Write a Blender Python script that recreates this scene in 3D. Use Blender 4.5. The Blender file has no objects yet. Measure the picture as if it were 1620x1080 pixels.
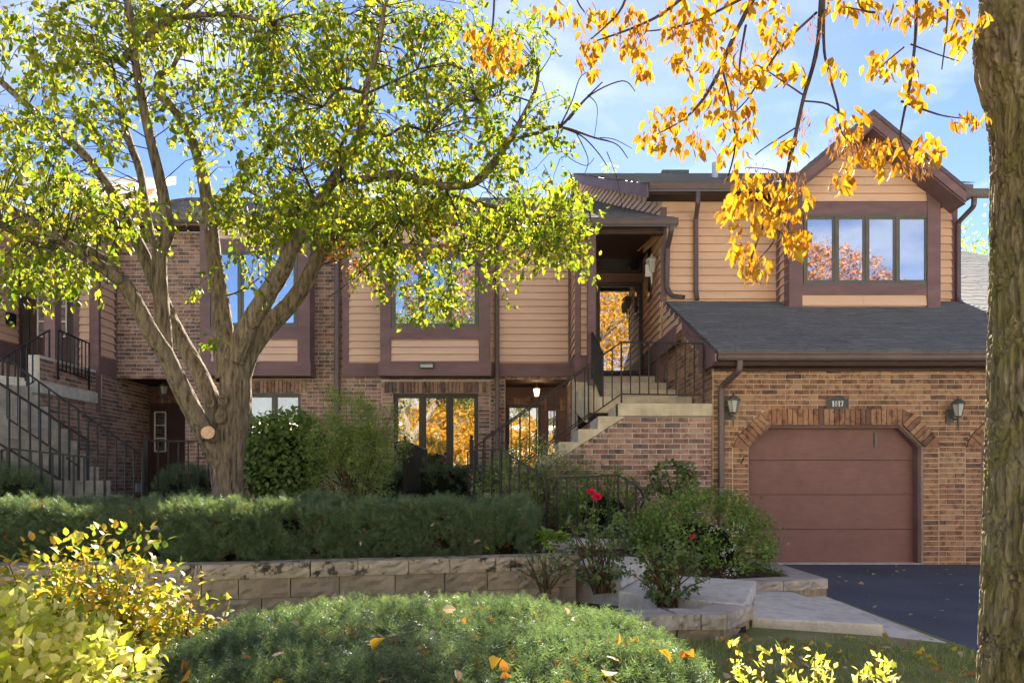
import bpy, math, random
import numpy as np
from mathutils import Vector, Matrix

RND = random.Random(11)
rng = np.random.default_rng(11)
S = bpy.context.scene
COL = S.collection

# ------------------------------------------------------------------ camera, sky, sun, exposure
FPX, CX, CY, EYE = 1150.0, 810.0, 762.0, 1.28
cam = bpy.data.objects.new("camera", bpy.data.cameras.new("camera"))
COL.objects.link(cam)
cam.location = (0, 0, EYE)
cam.rotation_euler = (math.pi / 2, 0, 0)
cam.data.sensor_fit = 'HORIZONTAL'
cam.data.sensor_width = 36.0
cam.data.lens = FPX / 1620 * 36.0
cam.data.shift_y = (CY - 540) / 1620
cam.data.clip_start = 0.05
cam.data.clip_end = 3000
S.camera = cam

SUN_AZ, SUN_EL = math.radians(10), math.radians(34.8)      # azimuth from +Y towards +X
w = bpy.data.worlds.new("World"); S.world = w; w.use_nodes = True
nt = w.node_tree; nt.nodes.clear()
def wn(t, **k):
    n = nt.nodes.new(t)
    for a, b in k.items(): setattr(n, a, b)
    return n
out = wn('ShaderNodeOutputWorld'); bg = wn('ShaderNodeBackground')
sky = wn('ShaderNodeTexSky', sky_type='NISHITA', sun_disc=False, sun_elevation=SUN_EL, sun_rotation=SUN_AZ,
         altitude=200, air_density=0.43, dust_density=0.05, ozone_density=3.0)
tc = wn('ShaderNodeTexCoord'); sep = wn('ShaderNodeSeparateXYZ')
nt.links.new(tc.outputs['Generated'], sep.inputs[0])
mz = wn('ShaderNodeMath', operation='ADD'); mz.inputs[1].default_value = 0.16
nt.links.new(sep.outputs['Z'], mz.inputs[0])
mzc = wn('ShaderNodeMath', operation='MAXIMUM'); mzc.inputs[1].default_value = 0.05
nt.links.new(mz.outputs[0], mzc.inputs[0])
dx = wn('ShaderNodeMath', operation='DIVIDE'); dy = wn('ShaderNodeMath', operation='DIVIDE')
nt.links.new(sep.outputs['X'], dx.inputs[0]); nt.links.new(mzc.outputs[0], dx.inputs[1])
nt.links.new(sep.outputs['Y'], dy.inputs[0]); nt.links.new(mzc.outputs[0], dy.inputs[1])
comb = wn('ShaderNodeCombineXYZ'); nt.links.new(dx.outputs[0], comb.inputs[0]); nt.links.new(dy.outputs[0], comb.inputs[1])
comb.inputs[2].default_value = 1.7
nz = wn('ShaderNodeTexNoise'); nz.inputs['Scale'].default_value = 1.15; nz.inputs['Detail'].default_value = 7
nz.inputs['Roughness'].default_value = 0.56; nz.inputs['Distortion'].default_value = 0.25
nt.links.new(comb.outputs[0], nz.inputs['Vector'])
cr = wn('ShaderNodeValToRGB'); cr.color_ramp.elements[0].position = 0.49; cr.color_ramp.elements[1].position = 0.84
nt.links.new(nz.outputs['Fac'], cr.inputs[0])
mx = wn('ShaderNodeMix', data_type='RGBA')
nt.links.new(cr.outputs['Color'], mx.inputs['Factor']); tint = wn('ShaderNodeMix', data_type='RGBA', blend_type='MULTIPLY'); tint.inputs['Factor'].default_value = 1.0
tint.inputs['B'].default_value = (1.0, .95, .94, 1)          # camera white balance
nt.links.new(sky.outputs[0], tint.inputs['A']); nt.links.new(tint.outputs['Result'], mx.inputs['A'])
CLOUD = 5.0
mx.inputs['B'].default_value = (CLOUD, CLOUD * .98, CLOUD * .97, 1)
nt.links.new(mx.outputs['Result'], bg.inputs['Color'])
bg.inputs['Strength'].default_value = 0.05
nt.links.new(bg.outputs[0], out.inputs['Surface'])

sun = bpy.data.objects.new("sun", bpy.data.lights.new("sun", 'SUN')); COL.objects.link(sun)
SUN_DIR = Vector((math.sin(SUN_AZ) * math.cos(SUN_EL), math.cos(SUN_AZ) * math.cos(SUN_EL), math.sin(SUN_EL)))
sun.rotation_euler = (-SUN_DIR).to_track_quat('-Z', 'Y').to_euler()
sun.data.energy = 4.3; sun.data.angle = math.radians(0.55); sun.data.color = (1.0, 0.93, 0.80)
S.view_settings.view_transform = 'Standard'; S.view_settings.look = 'None'
S.view_settings.exposure = 2.95; S.view_settings.gamma = 1.0
S.view_settings.use_curve_mapping = False
S.cycles.max_bounces = 8; S.cycles.transparent_max_bounces = 8; S.cycles.diffuse_bounces = 4
S.cycles.use_denoising = True
S.cycles.sample_clamp_indirect = 6.0

# ------------------------------------------------------------------ helpers
def PX(x, Y): return (x - CX) * Y / FPX
def PZ(y, Y): return EYE + (CY - y) * Y / FPX
def P(x, y, Y): return (PX(x, Y), Y, PZ(y, Y))

class MB:
    def __init__(s): s.v = []; s.f = []
    def add(s, vs, fs):
        b = len(s.v); s.v += [tuple(p) for p in vs]; s.f += [tuple(i + b for i in f) for f in fs]; return s
    def box(s, x0, x1, y0, y1, z0, z1):
        x0, x1 = min(x0, x1), max(x0, x1); y0, y1 = min(y0, y1), max(y0, y1); z0, z1 = min(z0, z1), max(z0, z1)
        return s.add([(x0,y0,z0),(x1,y0,z0),(x1,y1,z0),(x0,y1,z0),(x0,y0,z1),(x1,y0,z1),(x1,y1,z1),(x0,y1,z1)],
                     [(0,3,2,1),(4,5,6,7),(0,1,5,4),(1,2,6,5),(2,3,7,6),(3,0,4,7)])
    def prism(s, pts, off):
        n = len(pts); o = Vector(off)
        vs = [Vector(p) for p in pts] + [Vector(p) + o for p in pts]
        return s.add(vs, [tuple(range(n)), tuple(range(2*n-1, n-1, -1))] + [(i, i+n, (i+1) % n + n, (i+1) % n) for i in range(n)])
    def bar(s, a, b, wx, wz, up=(0,0,1)):
        a, b = Vector(a), Vector(b); d = (b - a).normalized(); u = Vector(up)
        if abs(d.dot(u)) > .98: u = Vector((0,1,0))
        sd = d.cross(u).normalized() * wx / 2; u2 = sd.cross(d).normalized() * wz / 2
        return s.add([a-sd-u2, a+sd-u2, a+sd+u2, a-sd+u2, b-sd-u2, b+sd-u2, b+sd+u2, b-sd+u2],
                     [(0,1,2,3),(7,6,5,4),(0,4,5,1),(1,5,6,2),(2,6,7,3),(3,7,4,0)])
    def tube(s, pts, rad, n=8, cap=True, wob=0.0):
        pts = [Vector(p) for p in pts]
        if not hasattr(rad, '__len__'): rad = [rad] * len(pts)
        rings = []; prev = None
        for i, p in enumerate(pts):
            d = (pts[min(i+1, len(pts)-1)] - pts[max(i-1, 0)]).normalized()
            if prev is None:
                u = Vector((0,0,1)) if abs(d.z) < .9 else Vector((1,0,0))
                u = (u - d * u.dot(d)).normalized()
            else:
                u = (prev - d * prev.dot(d)).normalized()
            prev = u; v = d.cross(u)
            ring = []
            for k in range(n):
                a = 2 * math.pi * k / n
                r = rad[i] * (1 + wob * (RND.random() - .5))
                ring.append(p + (u * math.cos(a) + v * math.sin(a)) * r)
            rings.append(ring)
        vs = [q for r in rings for q in r]; fs = []
        for i in range(len(rings) - 1):
            for k in range(n):
                fs.append((i*n+k, i*n+(k+1) % n, (i+1)*n+(k+1) % n, (i+1)*n+k))
        if cap: fs.append(tuple(range(n-1, -1, -1))); fs.append(tuple(range((len(rings)-1)*n, len(rings)*n)))
        return s.add(vs, fs)
    def lathe(s, prof, c, n=16):
        vs = []; fs = []
        for (r, z) in prof:
            for k in range(n):
                a = 2*math.pi*k/n; vs.append((c[0]+r*math.cos(a), c[1]+r*math.sin(a), c[2]+z))
        for i in range(len(prof)-1):
            for k in range(n): fs.append((i*n+k, i*n+(k+1) % n, (i+1)*n+(k+1) % n, (i+1)*n+k))
        return s.add(vs, fs)
    def mesh(s, name):
        me = bpy.data.meshes.new(name); me.from_pydata(s.v, [], s.f); me.update(); return me
    def build(s, name, m, parent=None, smooth=False, bevel=0):
        me = s.mesh(name); return link(name, me, m, parent, smooth, bevel)

def link(name, me, m, parent=None, smooth=False, bevel=0):
    if m is not None and not me.materials: me.materials.append(m)
    if smooth: me.polygons.foreach_set('use_smooth', [True] * len(me.polygons))
    o = bpy.data.objects.new(name, me); COL.objects.link(o)
    if parent is not None:
        o.parent = parent
        if parent.parent is None and parent.type == 'EMPTY': o.location = -parent.location
    if bevel:
        b = o.modifiers.new('bevel', 'BEVEL'); b.width = bevel; b.segments = 2; b.limit_method = 'ANGLE'
    return o

def tag(o, label=None, cat=None, group=None, kind=None):
    if label: o['label'] = label
    if cat: o['category'] = cat
    if group: o['group'] = group
    if kind: o['kind'] = kind
    return o
def thing(name, label, cat, loc, group=None):
    o = bpy.data.objects.new(name, None); COL.objects.link(o); o.location = loc
    o.empty_display_size = .2
    return tag(o, label, cat, group)

def mesh_np(name, V, T, m, parent=None, smooth=False):
    me = bpy.data.meshes.new(name)
    V = np.ascontiguousarray(V, dtype=np.float32); T = np.ascontiguousarray(T, dtype=np.int32)
    me.vertices.add(len(V)); me.vertices.foreach_set('co', V.ravel())
    me.loops.add(T.size); me.loops.foreach_set('vertex_index', T.ravel())
    me.polygons.add(len(T)); k = T.shape[1]
    me.polygons.foreach_set('loop_start', np.arange(0, T.size, k, dtype=np.int32))
    me.update(calc_edges=True); me.validate()
    return link(name, me, m, parent, smooth)

UNIT = MB().box(-.5, .5, -.5, .5, -.5, .5).mesh("unit_block")
UNITS = {}
def unit_for(m, key='box', me=None):
    k = (key, m.name)
    if k not in UNITS:
        c = (me or UNIT).copy(); c.materials.clear(); c.materials.append(m); UNITS[k] = c
    return UNITS[k]
def piece(name, me, parent, loc, rot=(0,0,0), scale=(1,1,1)):
    o = bpy.data.objects.new(name, me); COL.objects.link(o); o.parent = parent
    loc = Vector(loc)
    if parent is not None and parent.parent is None and parent.type == 'EMPTY': loc = loc - parent.location
    o.location = loc; o.rotation_euler = rot; o.scale = scale
    return o

def lump(p, seed=0, scale=1.0, oct=3):
    """smooth pseudo-noise in about [-1,1] from a handful of sines"""
    r = np.random.default_rng(seed); p = np.asarray(p, float); t = np.zeros(len(p)); a = 1.0; tot = 0
    for o in range(oct):
        for _ in range(4):
            k = r.normal(size=3) * scale * (2 ** o) * 2.2
            t += a * np.sin(p @ k + r.uniform(0, 6.28))
        tot += a * 2.2; a *= .55
    return t / tot

# ------------------------------------------------------------------ materials
MATS = {}
def nodes_of(name):
    m = bpy.data.materials.new(name); m.use_nodes = True; MATS[name] = m
    n = m.node_tree; n.nodes.clear(); return m, n
def NN(n, t, **k):
    x = n.nodes.new(t)
    for a, b in k.items(): setattr(x, a, b)
    return x
def ramp(n, src, stops, interp='LINEAR'):
    c = NN(n, 'ShaderNodeValToRGB'); cr = c.color_ramp; cr.interpolation = interp
    while len(cr.elements) < len(stops): cr.elements.new(.5)
    for e, (p, col) in zip(cr.elements, stops): e.position = p; e.color = (*col, 1) if len(col) == 3 else col
    n.links.new(src, c.inputs[0]); return c.outputs['Color']
def noise(n, scale, detail=4, rough=.55, vec=None, stretch=None):
    g = NN(n, 'ShaderNodeNewGeometry'); v = vec or g.outputs['Position']
    if stretch:
        mp = NN(n, 'ShaderNodeMapping'); mp.inputs['Scale'].default_value = stretch; n.links.new(v, mp.inputs[0]); v = mp.outputs[0]
    t = NN(n, 'ShaderNodeTexNoise'); t.inputs['Scale'].default_value = scale; t.inputs['Detail'].default_value = detail
    t.inputs['Roughness'].default_value = rough; n.links.new(v, t.inputs['Vector']); return t.outputs['Fac']
def mixc(n, f, a, b, mode='MIX'):
    m = NN(n, 'ShaderNodeMix', data_type='RGBA', blend_type=mode)
    for s, v in (('Factor', f), ('A', a), ('B', b)):
        if isinstance(v, (int, float)): m.inputs[s].default_value = v
        elif isinstance(v, tuple): m.inputs[s].default_value = (*v, 1)
        else: n.links.new(v, m.inputs[s])
    return m.outputs['Result']
def bsdf(n, col, rough=.7, spec=.3, bump=None, metal=0, strength=.3, dist=.01):
    b = NN(n, 'ShaderNodeBsdfPrincipled'); o = NN(n, 'ShaderNodeOutputMaterial')
    if isinstance(col, tuple): b.inputs['Base Color'].default_value = (*col, 1)
    else: n.links.new(col, b.inputs['Base Color'])
    if isinstance(rough, (int, float)): b.inputs['Roughness'].default_value = rough
    else: n.links.new(rough, b.inputs['Roughness'])
    b.inputs['Specular IOR Level'].default_value = spec; b.inputs['Metallic'].default_value = metal
    if bump is not None:
        bp = NN(n, 'ShaderNodeBump'); bp.inputs['Strength'].default_value = strength; bp.inputs['Distance'].default_value = dist
        n.links.new(bump, bp.inputs['Height']); n.links.new(bp.outputs[0], b.inputs['Normal'])
    n.links.new(b.outputs[0], o.inputs[0]); return b
def rand_id(n):
    a = NN(n, 'ShaderNodeObjectInfo'); b = NN(n, 'ShaderNodeNewGeometry')
    s = NN(n, 'ShaderNodeMath', operation='ADD'); n.links.new(a.outputs['Random'], s.inputs[0]); n.links.new(b.outputs['Random Per Island'], s.inputs[1])
    f = NN(n, 'ShaderNodeMath', operation='FRACT'); n.links.new(s.outputs[0], f.inputs[0]); return f.outputs[0]

def simple(name, c, var=.12, scale=6, rough=.7, spec=.3, bscale=60, bstr=.2, stretch=None, bdist=.004, streak=0):
    m, n = nodes_of(name)
    f = noise(n, scale, 5, .6, stretch=stretch)
    lo = tuple(x * (1 - var * 2) for x in c); hi = tuple(min(1, x * (1 + var * 2)) for x in c)
    col = ramp(n, f, [(.3, lo), (.7, hi)])
    if streak:
        col = mixc(n, streak, col, ramp(n, noise(n, 9, 3, .6, stretch=(1, 1, .08)), [(.35, (.35, .33, .3)), (.65, (1, 1, 1))]), 'MULTIPLY')
    bsdf(n, col, rough, spec, noise(n, bscale, 3, .6, stretch=stretch), strength=bstr, dist=bdist); return m

def brick_mat(name, tones, smudge=.8):
    m, n = nodes_of(name)
    r = rand_id(n)
    base = ramp(n, r, tones, 'CONSTANT')
    sm = ramp(n, noise(n, 11, 3, .65), [(.50, (1, 1, 1)), (.61, (.40, .37, .38))])
    c = mixc(n, smudge, base, sm, 'MULTIPLY')
    gr = ramp(n, noise(n, 90, 4, .7), [(.3, (.75, .74, .72)), (.7, (1.15, 1.13, 1.1))])
    c = mixc(n, .8, c, gr, 'MULTIPLY')
    big = ramp(n, noise(n, .9, 2, .5), [(.35, (.82, .80, .82)), (.65, (1.07, 1.0, .96))])
    c = mixc(n, .8, c, big, 'MULTIPLY')
    bsdf(n, c, .9, .2, noise(n, 130, 4, .7), strength=.5, dist=.004); return m

brick_warm = brick_mat("brick_warm", [(0, (0.390,0.221,0.130)), (.16, (0.468,0.273,0.156)), (.34, (0.338,0.182,0.111)), (.5, (0.429,0.240,0.137)), (.64, (0.286,0.156,0.098)),
                                      (.74, (0.494,0.312,0.182)), (.84, (.36,.185,.115)), (.91, (0.195,0.117,0.085)), (.96, (0.377,0.208,0.130))])
brick_rose = brick_mat("brick_rose", [(0, (0.390,0.247,0.189)), (.16, (0.468,0.305,0.234)), (.32, (0.325,0.202,0.163)), (.48, (0.429,0.267,0.208)), (.6, (0.247,0.169,0.150)),
                                      (.72, (0.494,0.332,0.260)), (.82, (.30,.165,.13)), (.89, (0.195,0.150,0.143)), (.95, (0.403,0.260,0.195))])
mortar = simple("mortar", (.62,.52,.38), .08, 20, .95, .1, 200, .4)
mortar_pale = simple("mortar_pale", (.62,.55,.47), .08, 20, .95, .1, 200, .4)
siding_m = simple("siding_paint", (.77,.49,.315), .05, 2.2, .6, .3, 90, .12, stretch=(.15, .15, 1))
siding_c = simple("siding_paint_pink", (.73,.475,.335), .05, 2.2, .6, .3, 90, .12, stretch=(.15, .15, 1))
trim_m = simple("trim_paint", (.20,.115,.11), .10, 5, .62, .3, 70, .25, stretch=(.3, .3, 1))
door_m, n_ = nodes_of("door_paint")
_c = ramp(n_, noise(n_, 2.0, 5, .65), [(.3, (.225,.112,.092)), (.7, (.27,.14,.115))])
_c = mixc(n_, .18, _c, ramp(n_, noise(n_, 5, 6, .75), [(.40, (.72,.68,.64)), (.52, (1,1,1))]), 'MULTIPLY')
_gr = noise(n_, 60, 5, .7, stretch=(.07, 1, 1))
_c = mixc(n_, .35, _c, ramp(n_, _gr, [(.35, (.7,.7,.7)), (.65, (1.15,1.15,1.15))]), 'MULTIPLY')
bsdf(n_, _c, .62, .3, _gr, strength=.35, dist=.004)
gutter_m = simple("gutter_metal", (.12,.078,.07), .08, 3, .38, .5, 20, .06)
soffit_m = simple("soffit_paint", (.085,.05,.042), .08, 4, .7, .25)
frame_m = simple("window_frame_paint", (.135,.125,.10), .06, 5, .5, .35)
frame_dk = simple("window_frame_bronze", (.055,.045,.035), .06, 5, .45, .4)
conc_m, n_ = nodes_of("concrete")
_c = ramp(n_, noise(n_, 2.3, 6, .65), [(.3, (.54,.50,.44)), (.55, (.68,.64,.57)), (.75, (.74,.70,.64))])
_c = mixc(n_, .8, _c, ramp(n_, noise(n_, 210, 2, .8), [(.33, (.55,.54,.52)), (.5, (1,1,1)), (.68, (1.15,1.15,1.15))]), 'MULTIPLY')
_c = mixc(n_, .5, _c, ramp(n_, noise(n_, 7, 5, .7), [(.38, (.62,.58,.52)), (.52, (1,1,1))]), 'MULTIPLY')
bsdf(n_, _c, .95, .15, noise(n_, 170, 4, .75), strength=.6, dist=.006)
conc_y = simple("concrete_stair", (.64,.54,.38), .12, 4, .93, .15, 140, .5, streak=.22)
iron_m = simple("iron_paint", (.014,.0135,.014), .1, 9, .5, .35, 60, .1)
iron_br = simple("iron_brown_paint", (.02,.016,.014), .1, 9, .5, .35, 60, .1)
block_m, n_ = nodes_of("retaining_block")
_c = ramp(n_, noise(n_, 3, 5, .6), [(.3, (.33,.26,.19)), (.7, (.50,.41,.31))])
_c = mixc(n_, .35, _c, ramp(n_, rand_id(n_), [(0, (.6,.58,.55)), (1, (1.25,1.2,1.12))]), 'MULTIPLY')
bsdf(n_, _c, .95, .15, noise(n_, 55, 6, .75), strength=.9, dist=.02)
cap_m, n_ = nodes_of("retaining_cap")
_c = ramp(n_, noise(n_, 4, 5, .6), [(.3, (.37,.31,.235)), (.7, (.54,.455,.35))])
_mo = ramp(n_, noise(n_, 7, 6, .7), [(.53, (0,0,0)), (.60, (.85,.85,.85))])
_c = mixc(n_, _mo, _c, (.03,.028,.018))
bsdf(n_, _c, .95, .15, noise(n_, 60, 6, .75), strength=.8, dist=.015)
grayblock_m = simple("paver_block", (.45,.40,.34), .14, 4, .95, .15, 70, .8, bdist=.012)
asphalt_m, n_ = nodes_of("asphalt")
_c = ramp(n_, noise(n_, .8, 5, .6), [(.3, (.085,.094,.118)), (.7, (.13,.142,.175))])
_c = mixc(n_, .9, _c, ramp(n_, noise(n_, 150, 2, .8), [(.32, (.45,.45,.45)), (.5, (1,1,1)), (.66, (1.7,1.7,1.7))]), 'MULTIPLY')
bsdf(n_, _c, .9, .25, noise(n_, 190, 4, .8), strength=.9, dist=.012)
soil_m = simple("soil", (.085,.058,.038), .3, 18, .97, .1, 60, .9, bdist=.03)
lawn_m, n_ = nodes_of("lawn_ground")
_c = ramp(n_, noise(n_, 2.2, 6, .65), [(.32, (.17,.20,.075)), (.5, (.22,.25,.095)), (.68, (.36,.30,.18))])
bsdf(n_, _c, .95, .1, noise(n_, 60, 5, .7), strength=.8, dist=.03)
street_m = simple("street_concrete", (.50,.48,.44), .08, 3, .92, .15, 120, .4)
roof_m, n_ = nodes_of("shingle")
_c = ramp(n_, rand_id(n_), [(0, (.13,.13,.137)), (.3, (.155,.155,.162)), (.6, (.14,.143,.15)), (.85, (.18,.18,.19)), (1, (.115,.115,.12))])
_c = mixc(n_, .6, _c, ramp(n_, noise(n_, 240, 3, .8), [(.3, (.6,.6,.6)), (.7, (1.35,1.35,1.35))]), 'MULTIPLY')
bsdf(n_, _c, .86, .35, noise(n_, 300, 3, .8), strength=.8, dist=.006)
plaque_m = simple("plaque_iron", (.06,.057,.05), .12, 12, .5, .4, 90, .3)
digit_m = simple("digit_white", (.8,.78,.72), .03, 9, .5, .3)
lamp_metal = simple("lamp_metal", (.10,.095,.075), .2, 14, .5, .45, 60, .2)
lamp_glass_m, n_ = nodes_of("lamp_frosted_glass"); bsdf(n_, (.50,.50,.44), .25, .5)
white_m = simple("white_paint", (.75,.72,.64), .04, 6, .5, .3)
blind_m = simple("blind_fabric", (.86,.85,.83), .04, 6, .8, .2)
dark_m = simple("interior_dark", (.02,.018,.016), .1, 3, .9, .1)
cut_m = simple("cut_wood", (.62,.40,.25), .2, 60, .8, .2)
flash_m = simple("flashing_metal", (.45,.47,.50), .08, 5, .35, .5)
glow_m, n_ = nodes_of("lit_bulb")
_e = NN(n_, 'ShaderNodeEmission'); _e.inputs['Color'].default_value = (1, .78, .42, 1); _e.inputs['Strength'].default_value = .9
_o = NN(n_, 'ShaderNodeOutputMaterial'); n_.links.new(_e.outputs[0], _o.inputs[0])

def glass_mat(name, refl, tint=(.9,.95,1.0), wav=.02):
    m, n = nodes_of(name)
    g = NN(n, 'ShaderNodeBsdfGlossy'); g.inputs['Roughness'].default_value = .015; g.inputs['Color'].default_value = (*tint, 1)
    t = NN(n, 'ShaderNodeBsdfTransparent'); t.inputs['Color'].default_value = (.75,.8,.8,1)
    bp = NN(n, 'ShaderNodeBump'); bp.inputs['Strength'].default_value = wav; bp.inputs['Distance'].default_value = .05
    n.links.new(noise(n, 1.7, 2, .4), bp.inputs['Height']); n.links.new(bp.outputs[0], g.inputs['Normal'])
    mx = NN(n, 'ShaderNodeMixShader'); mx.inputs[0].default_value = refl
    n.links.new(t.outputs[0], mx.inputs[1]); n.links.new(g.outputs[0], mx.inputs[2])
    o = NN(n, 'ShaderNodeOutputMaterial'); n.links.new(mx.outputs[0], o.inputs[0]); return m
glass_hi = glass_mat("window_glass", .5, (.95,.97,1.0))
glass_lo = glass_mat("window_glass_low", .50, (.97,.95,.9), .04)
glass_dim = glass_mat("window_glass_dim", .35)

def leaf_mat(name, stops, trans=.45, rough=.5, spec=.35, tmul=(1.3,1.25,.6), clump=1.3):
    m, n = nodes_of(name)
    r = rand_id(n)
    f = NN(n, 'ShaderNodeMath', operation='MULTIPLY_ADD'); f.inputs[1].default_value = .7
    n.links.new(r, f.inputs[0])
    nm = NN(n, 'ShaderNodeMath', operation='MULTIPLY'); nm.inputs[1].default_value = .34; n.links.new(noise(n, clump, 2, .5), nm.inputs[0])
    n.links.new(nm.outputs[0], f.inputs[2])
    c = ramp(n, f.outputs[0], stops)
    b = NN(n, 'ShaderNodeBsdfPrincipled'); n.links.new(c, b.inputs['Base Color'])
    b.inputs['Roughness'].default_value = rough; b.inputs['Specular IOR Level'].default_value = spec
    t = NN(n, 'ShaderNodeBsdfTranslucent'); n.links.new(mixc(n, 1.0, c, tmul, 'MULTIPLY'), t.inputs['Color'])
    mx = NN(n, 'ShaderNodeMixShader'); mx.inputs[0].default_value = trans
    n.links.new(b.outputs[0], mx.inputs[1]); n.links.new(t.outputs[0], mx.inputs[2])
    o = NN(n, 'ShaderNodeOutputMaterial'); n.links.new(mx.outputs[0], o.inputs[0]); return m

leaf_green = leaf_mat("leaf_green", [(0, (.06,.105,.018)), (.35, (.115,.175,.022)), (.62, (.21,.245,.03)), (.85, (.36,.32,.038)), (1, (.47,.34,.04))], .5, .55, .2, (1.28,1.22,.45), 2.2)
leaf_yellow = leaf_mat("leaf_yellow", [(0, (.30,.11,.012)), (.3, (.38,.185,.015)), (.65, (.44,.25,.022)), (.9, (.46,.31,.035)), (1, (.30,.30,.04))], .42, .55, .2, tmul=(1.2,1.0,.45))
leaf_brown = leaf_mat("leaf_brown", [(0, (.16,.06,.02)), (.5, (.28,.12,.035)), (1, (.36,.18,.06))], .3)
leaf_variegated = leaf_mat("leaf_variegated", [(0, (.18,.27,.035)), (.22, (.38,.44,.05)), (.5, (.62,.60,.12)), (.78, (.80,.76,.34)), (.92, (.62,.40,.26)), (1, (.38,.2,.16))], .45, .5, .3, (1.2,1.15,.6))
leaf_shrub_gold = leaf_mat("leaf_shrub_gold", [(0, (.10,.16,.05)), (.35, (.19,.25,.05)), (.6, (.40,.34,.04)), (.85, (.55,.34,.03)), (1, (.52,.25,.04))], .4)
leaf_dark = leaf_mat("leaf_dark", [(0, (.09,.14,.04)), (.5, (.14,.22,.06)), (.85, (.23,.30,.08)), (1, (.38,.38,.09))], .35)
leaf_feather = leaf_mat("leaf_feather", [(0, (.16,.24,.09)), (.5, (.25,.34,.11)), (1, (.40,.43,.14))], .45)
leaf_bush = leaf_mat("leaf_bush", [(0, (.08,.13,.04)), (.4, (.15,.24,.06)), (.75, (.25,.35,.08)), (.95, (.38,.47,.11)), (1, (.42,.3,.22))], .4)
leaf_rose = leaf_mat("leaf_rose", [(0, (.07,.12,.045)), (.5, (.13,.19,.065)), (.9, (.23,.28,.09)), (1, (.5,.4,.06))], .35, .4, .35)
leaf_hosta = leaf_mat("leaf_hosta", [(0, (.14,.25,.04)), (.6, (.28,.42,.07)), (1, (.42,.47,.09))], .4)
leaf_aster = leaf_mat("leaf_aster", [(0, (.14,.21,.08)), (.6, (.25,.34,.12)), (1, (.38,.44,.17))], .4)
petal_aster = leaf_mat("petal_aster", [(0, (.30,.22,.36)), (1, (.42,.33,.46))], .3, tmul=(1,1,1))
petal_white = leaf_mat("petal_white", [(0, (.55,.58,.45)), (1, (.75,.75,.65))], .3, tmul=(1,1,1))
petal_red = leaf_mat("petal_red", [(0, (.70,.01,.07)), (1, (.85,.03,.12))], .3, tmul=(1,1,1))
needle_m = leaf_mat("yew_needle", [(0, (.06,.105,.072)), (.45, (.10,.16,.095)), (.8, (.16,.22,.115)), (1, (.29,.32,.13))], .28, .5, .3, clump=3)
needle_dk = leaf_mat("yew_needle_dark", [(0, (.075,.125,.07)), (.5, (.125,.185,.10)), (.9, (.19,.245,.12)), (1, (.27,.30,.11))], .22, .55, .18, clump=2.4)
shade_core_m = simple("shade_core", (.018,.022,.010), .3, 12, 1.0, .05)  # near-black colour standing for the shade inside hedges and shrubs
grass_m = leaf_mat("grass_blade", [(0, (.18,.255,.085)), (.5, (.28,.36,.12)), (.85, (.43,.44,.19)), (1, (.62,.53,.3))], .35)
maple_m = leaf_mat("leaf_maple_red", [(0, (.22,.075,.04)), (.5, (.32,.13,.065)), (1, (.38,.22,.10))], .3, tmul=(1.1,1,.7))
LITTER = [('bright yellow', leaf_mat("leaf_litter_yellow", [(0, (.55,.34,.03)), (1, (.68,.50,.07))], .25, .6, .3, (1.1,1,.6))),
          ('orange brown', leaf_mat("leaf_litter_orange", [(0, (.34,.13,.03)), (1, (.55,.27,.06))], .22, .6, .3, (1.1,1,.6))),
          ('pale tan', leaf_mat("leaf_litter_tan", [(0, (.42,.30,.20)), (1, (.66,.55,.42))], .2, .6, .3, (1.1,1,.7)))]

def bark_mat(name, c0, c1, moss=None, sc=14):
    m, n = nodes_of(name)
    f = noise(n, sc, 7, .66, stretch=(1, 1, .13))
    c = ramp(n, f, [(.32, tuple(x * .25 for x in c0)), (.44, c0), (.64, c1)])
    if moss: c = mixc(n, ramp(n, noise(n, 5.5, 5, .7), [(.42, (0,0,0)), (.62, (.75,.75,.75))]), c, moss)
    bsdf(n, c, .95, .15, f, strength=1.0, dist=.05); return m
bark_m = bark_mat("bark_crabapple", (.15,.115,.08), (.31,.25,.175), None, 30)
bark_dk = bark_mat("bark_branch", (.075,.055,.042), (.13,.10,.08), sc=22)
bark_moss = bark_mat("bark_mossy", (.18,.14,.095), (.38,.30,.20), (.20,.175,.055), 26)
stem_m = simple("stem", (.12,.08,.045), .2, 20, .9, .2)

# ------------------------------------------------------------------ foliage generators
def unit(v): return v / np.maximum(np.linalg.norm(v, axis=1, keepdims=True), 1e-9)
def expand(pos, d, nrm, size, tv, tf, wid=None):
    """place a template (k,3) in (along, side, normal) at every position"""
    d = unit(d); s = unit(np.cross(d, nrm)); nn = np.cross(s, d)
    N = len(pos); k = len(tv)
    wid = np.ones(N) if wid is None else wid
    V = (pos[:, None, :] + size[:, None, None] * (tv[None, :, 0:1] * d[:, None, :]
         + tv[None, :, 1:2] * wid[:, None, None] * s[:, None, :] + tv[None, :, 2:3] * nn[:, None, :]))
    T = tf[None, :, :] + (np.arange(N) * k)[:, None, None]
    return V.reshape(-1, 3), T.reshape(-1, 3)
LEAF4 = (np.array([(0,0,0),(.45,.30,.07),(1,0,-.06),(.45,-.30,.07)]), np.array([(0,2,1),(0,3,2)]))
LEAF8 = (np.array([(0,0,0),(.3,.27,.08),(.65,.22,.05),(1,0,-.12),(.65,-.22,.05),(.3,-.27,.08),(.35,0,0),(.7,0,-.02)]),
         np.array([(0,6,1),(1,6,7),(1,7,2),(2,7,3),(0,5,6),(5,7,6),(5,4,7),(4,3,7)]))
_sv, _sf = [], []
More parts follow.
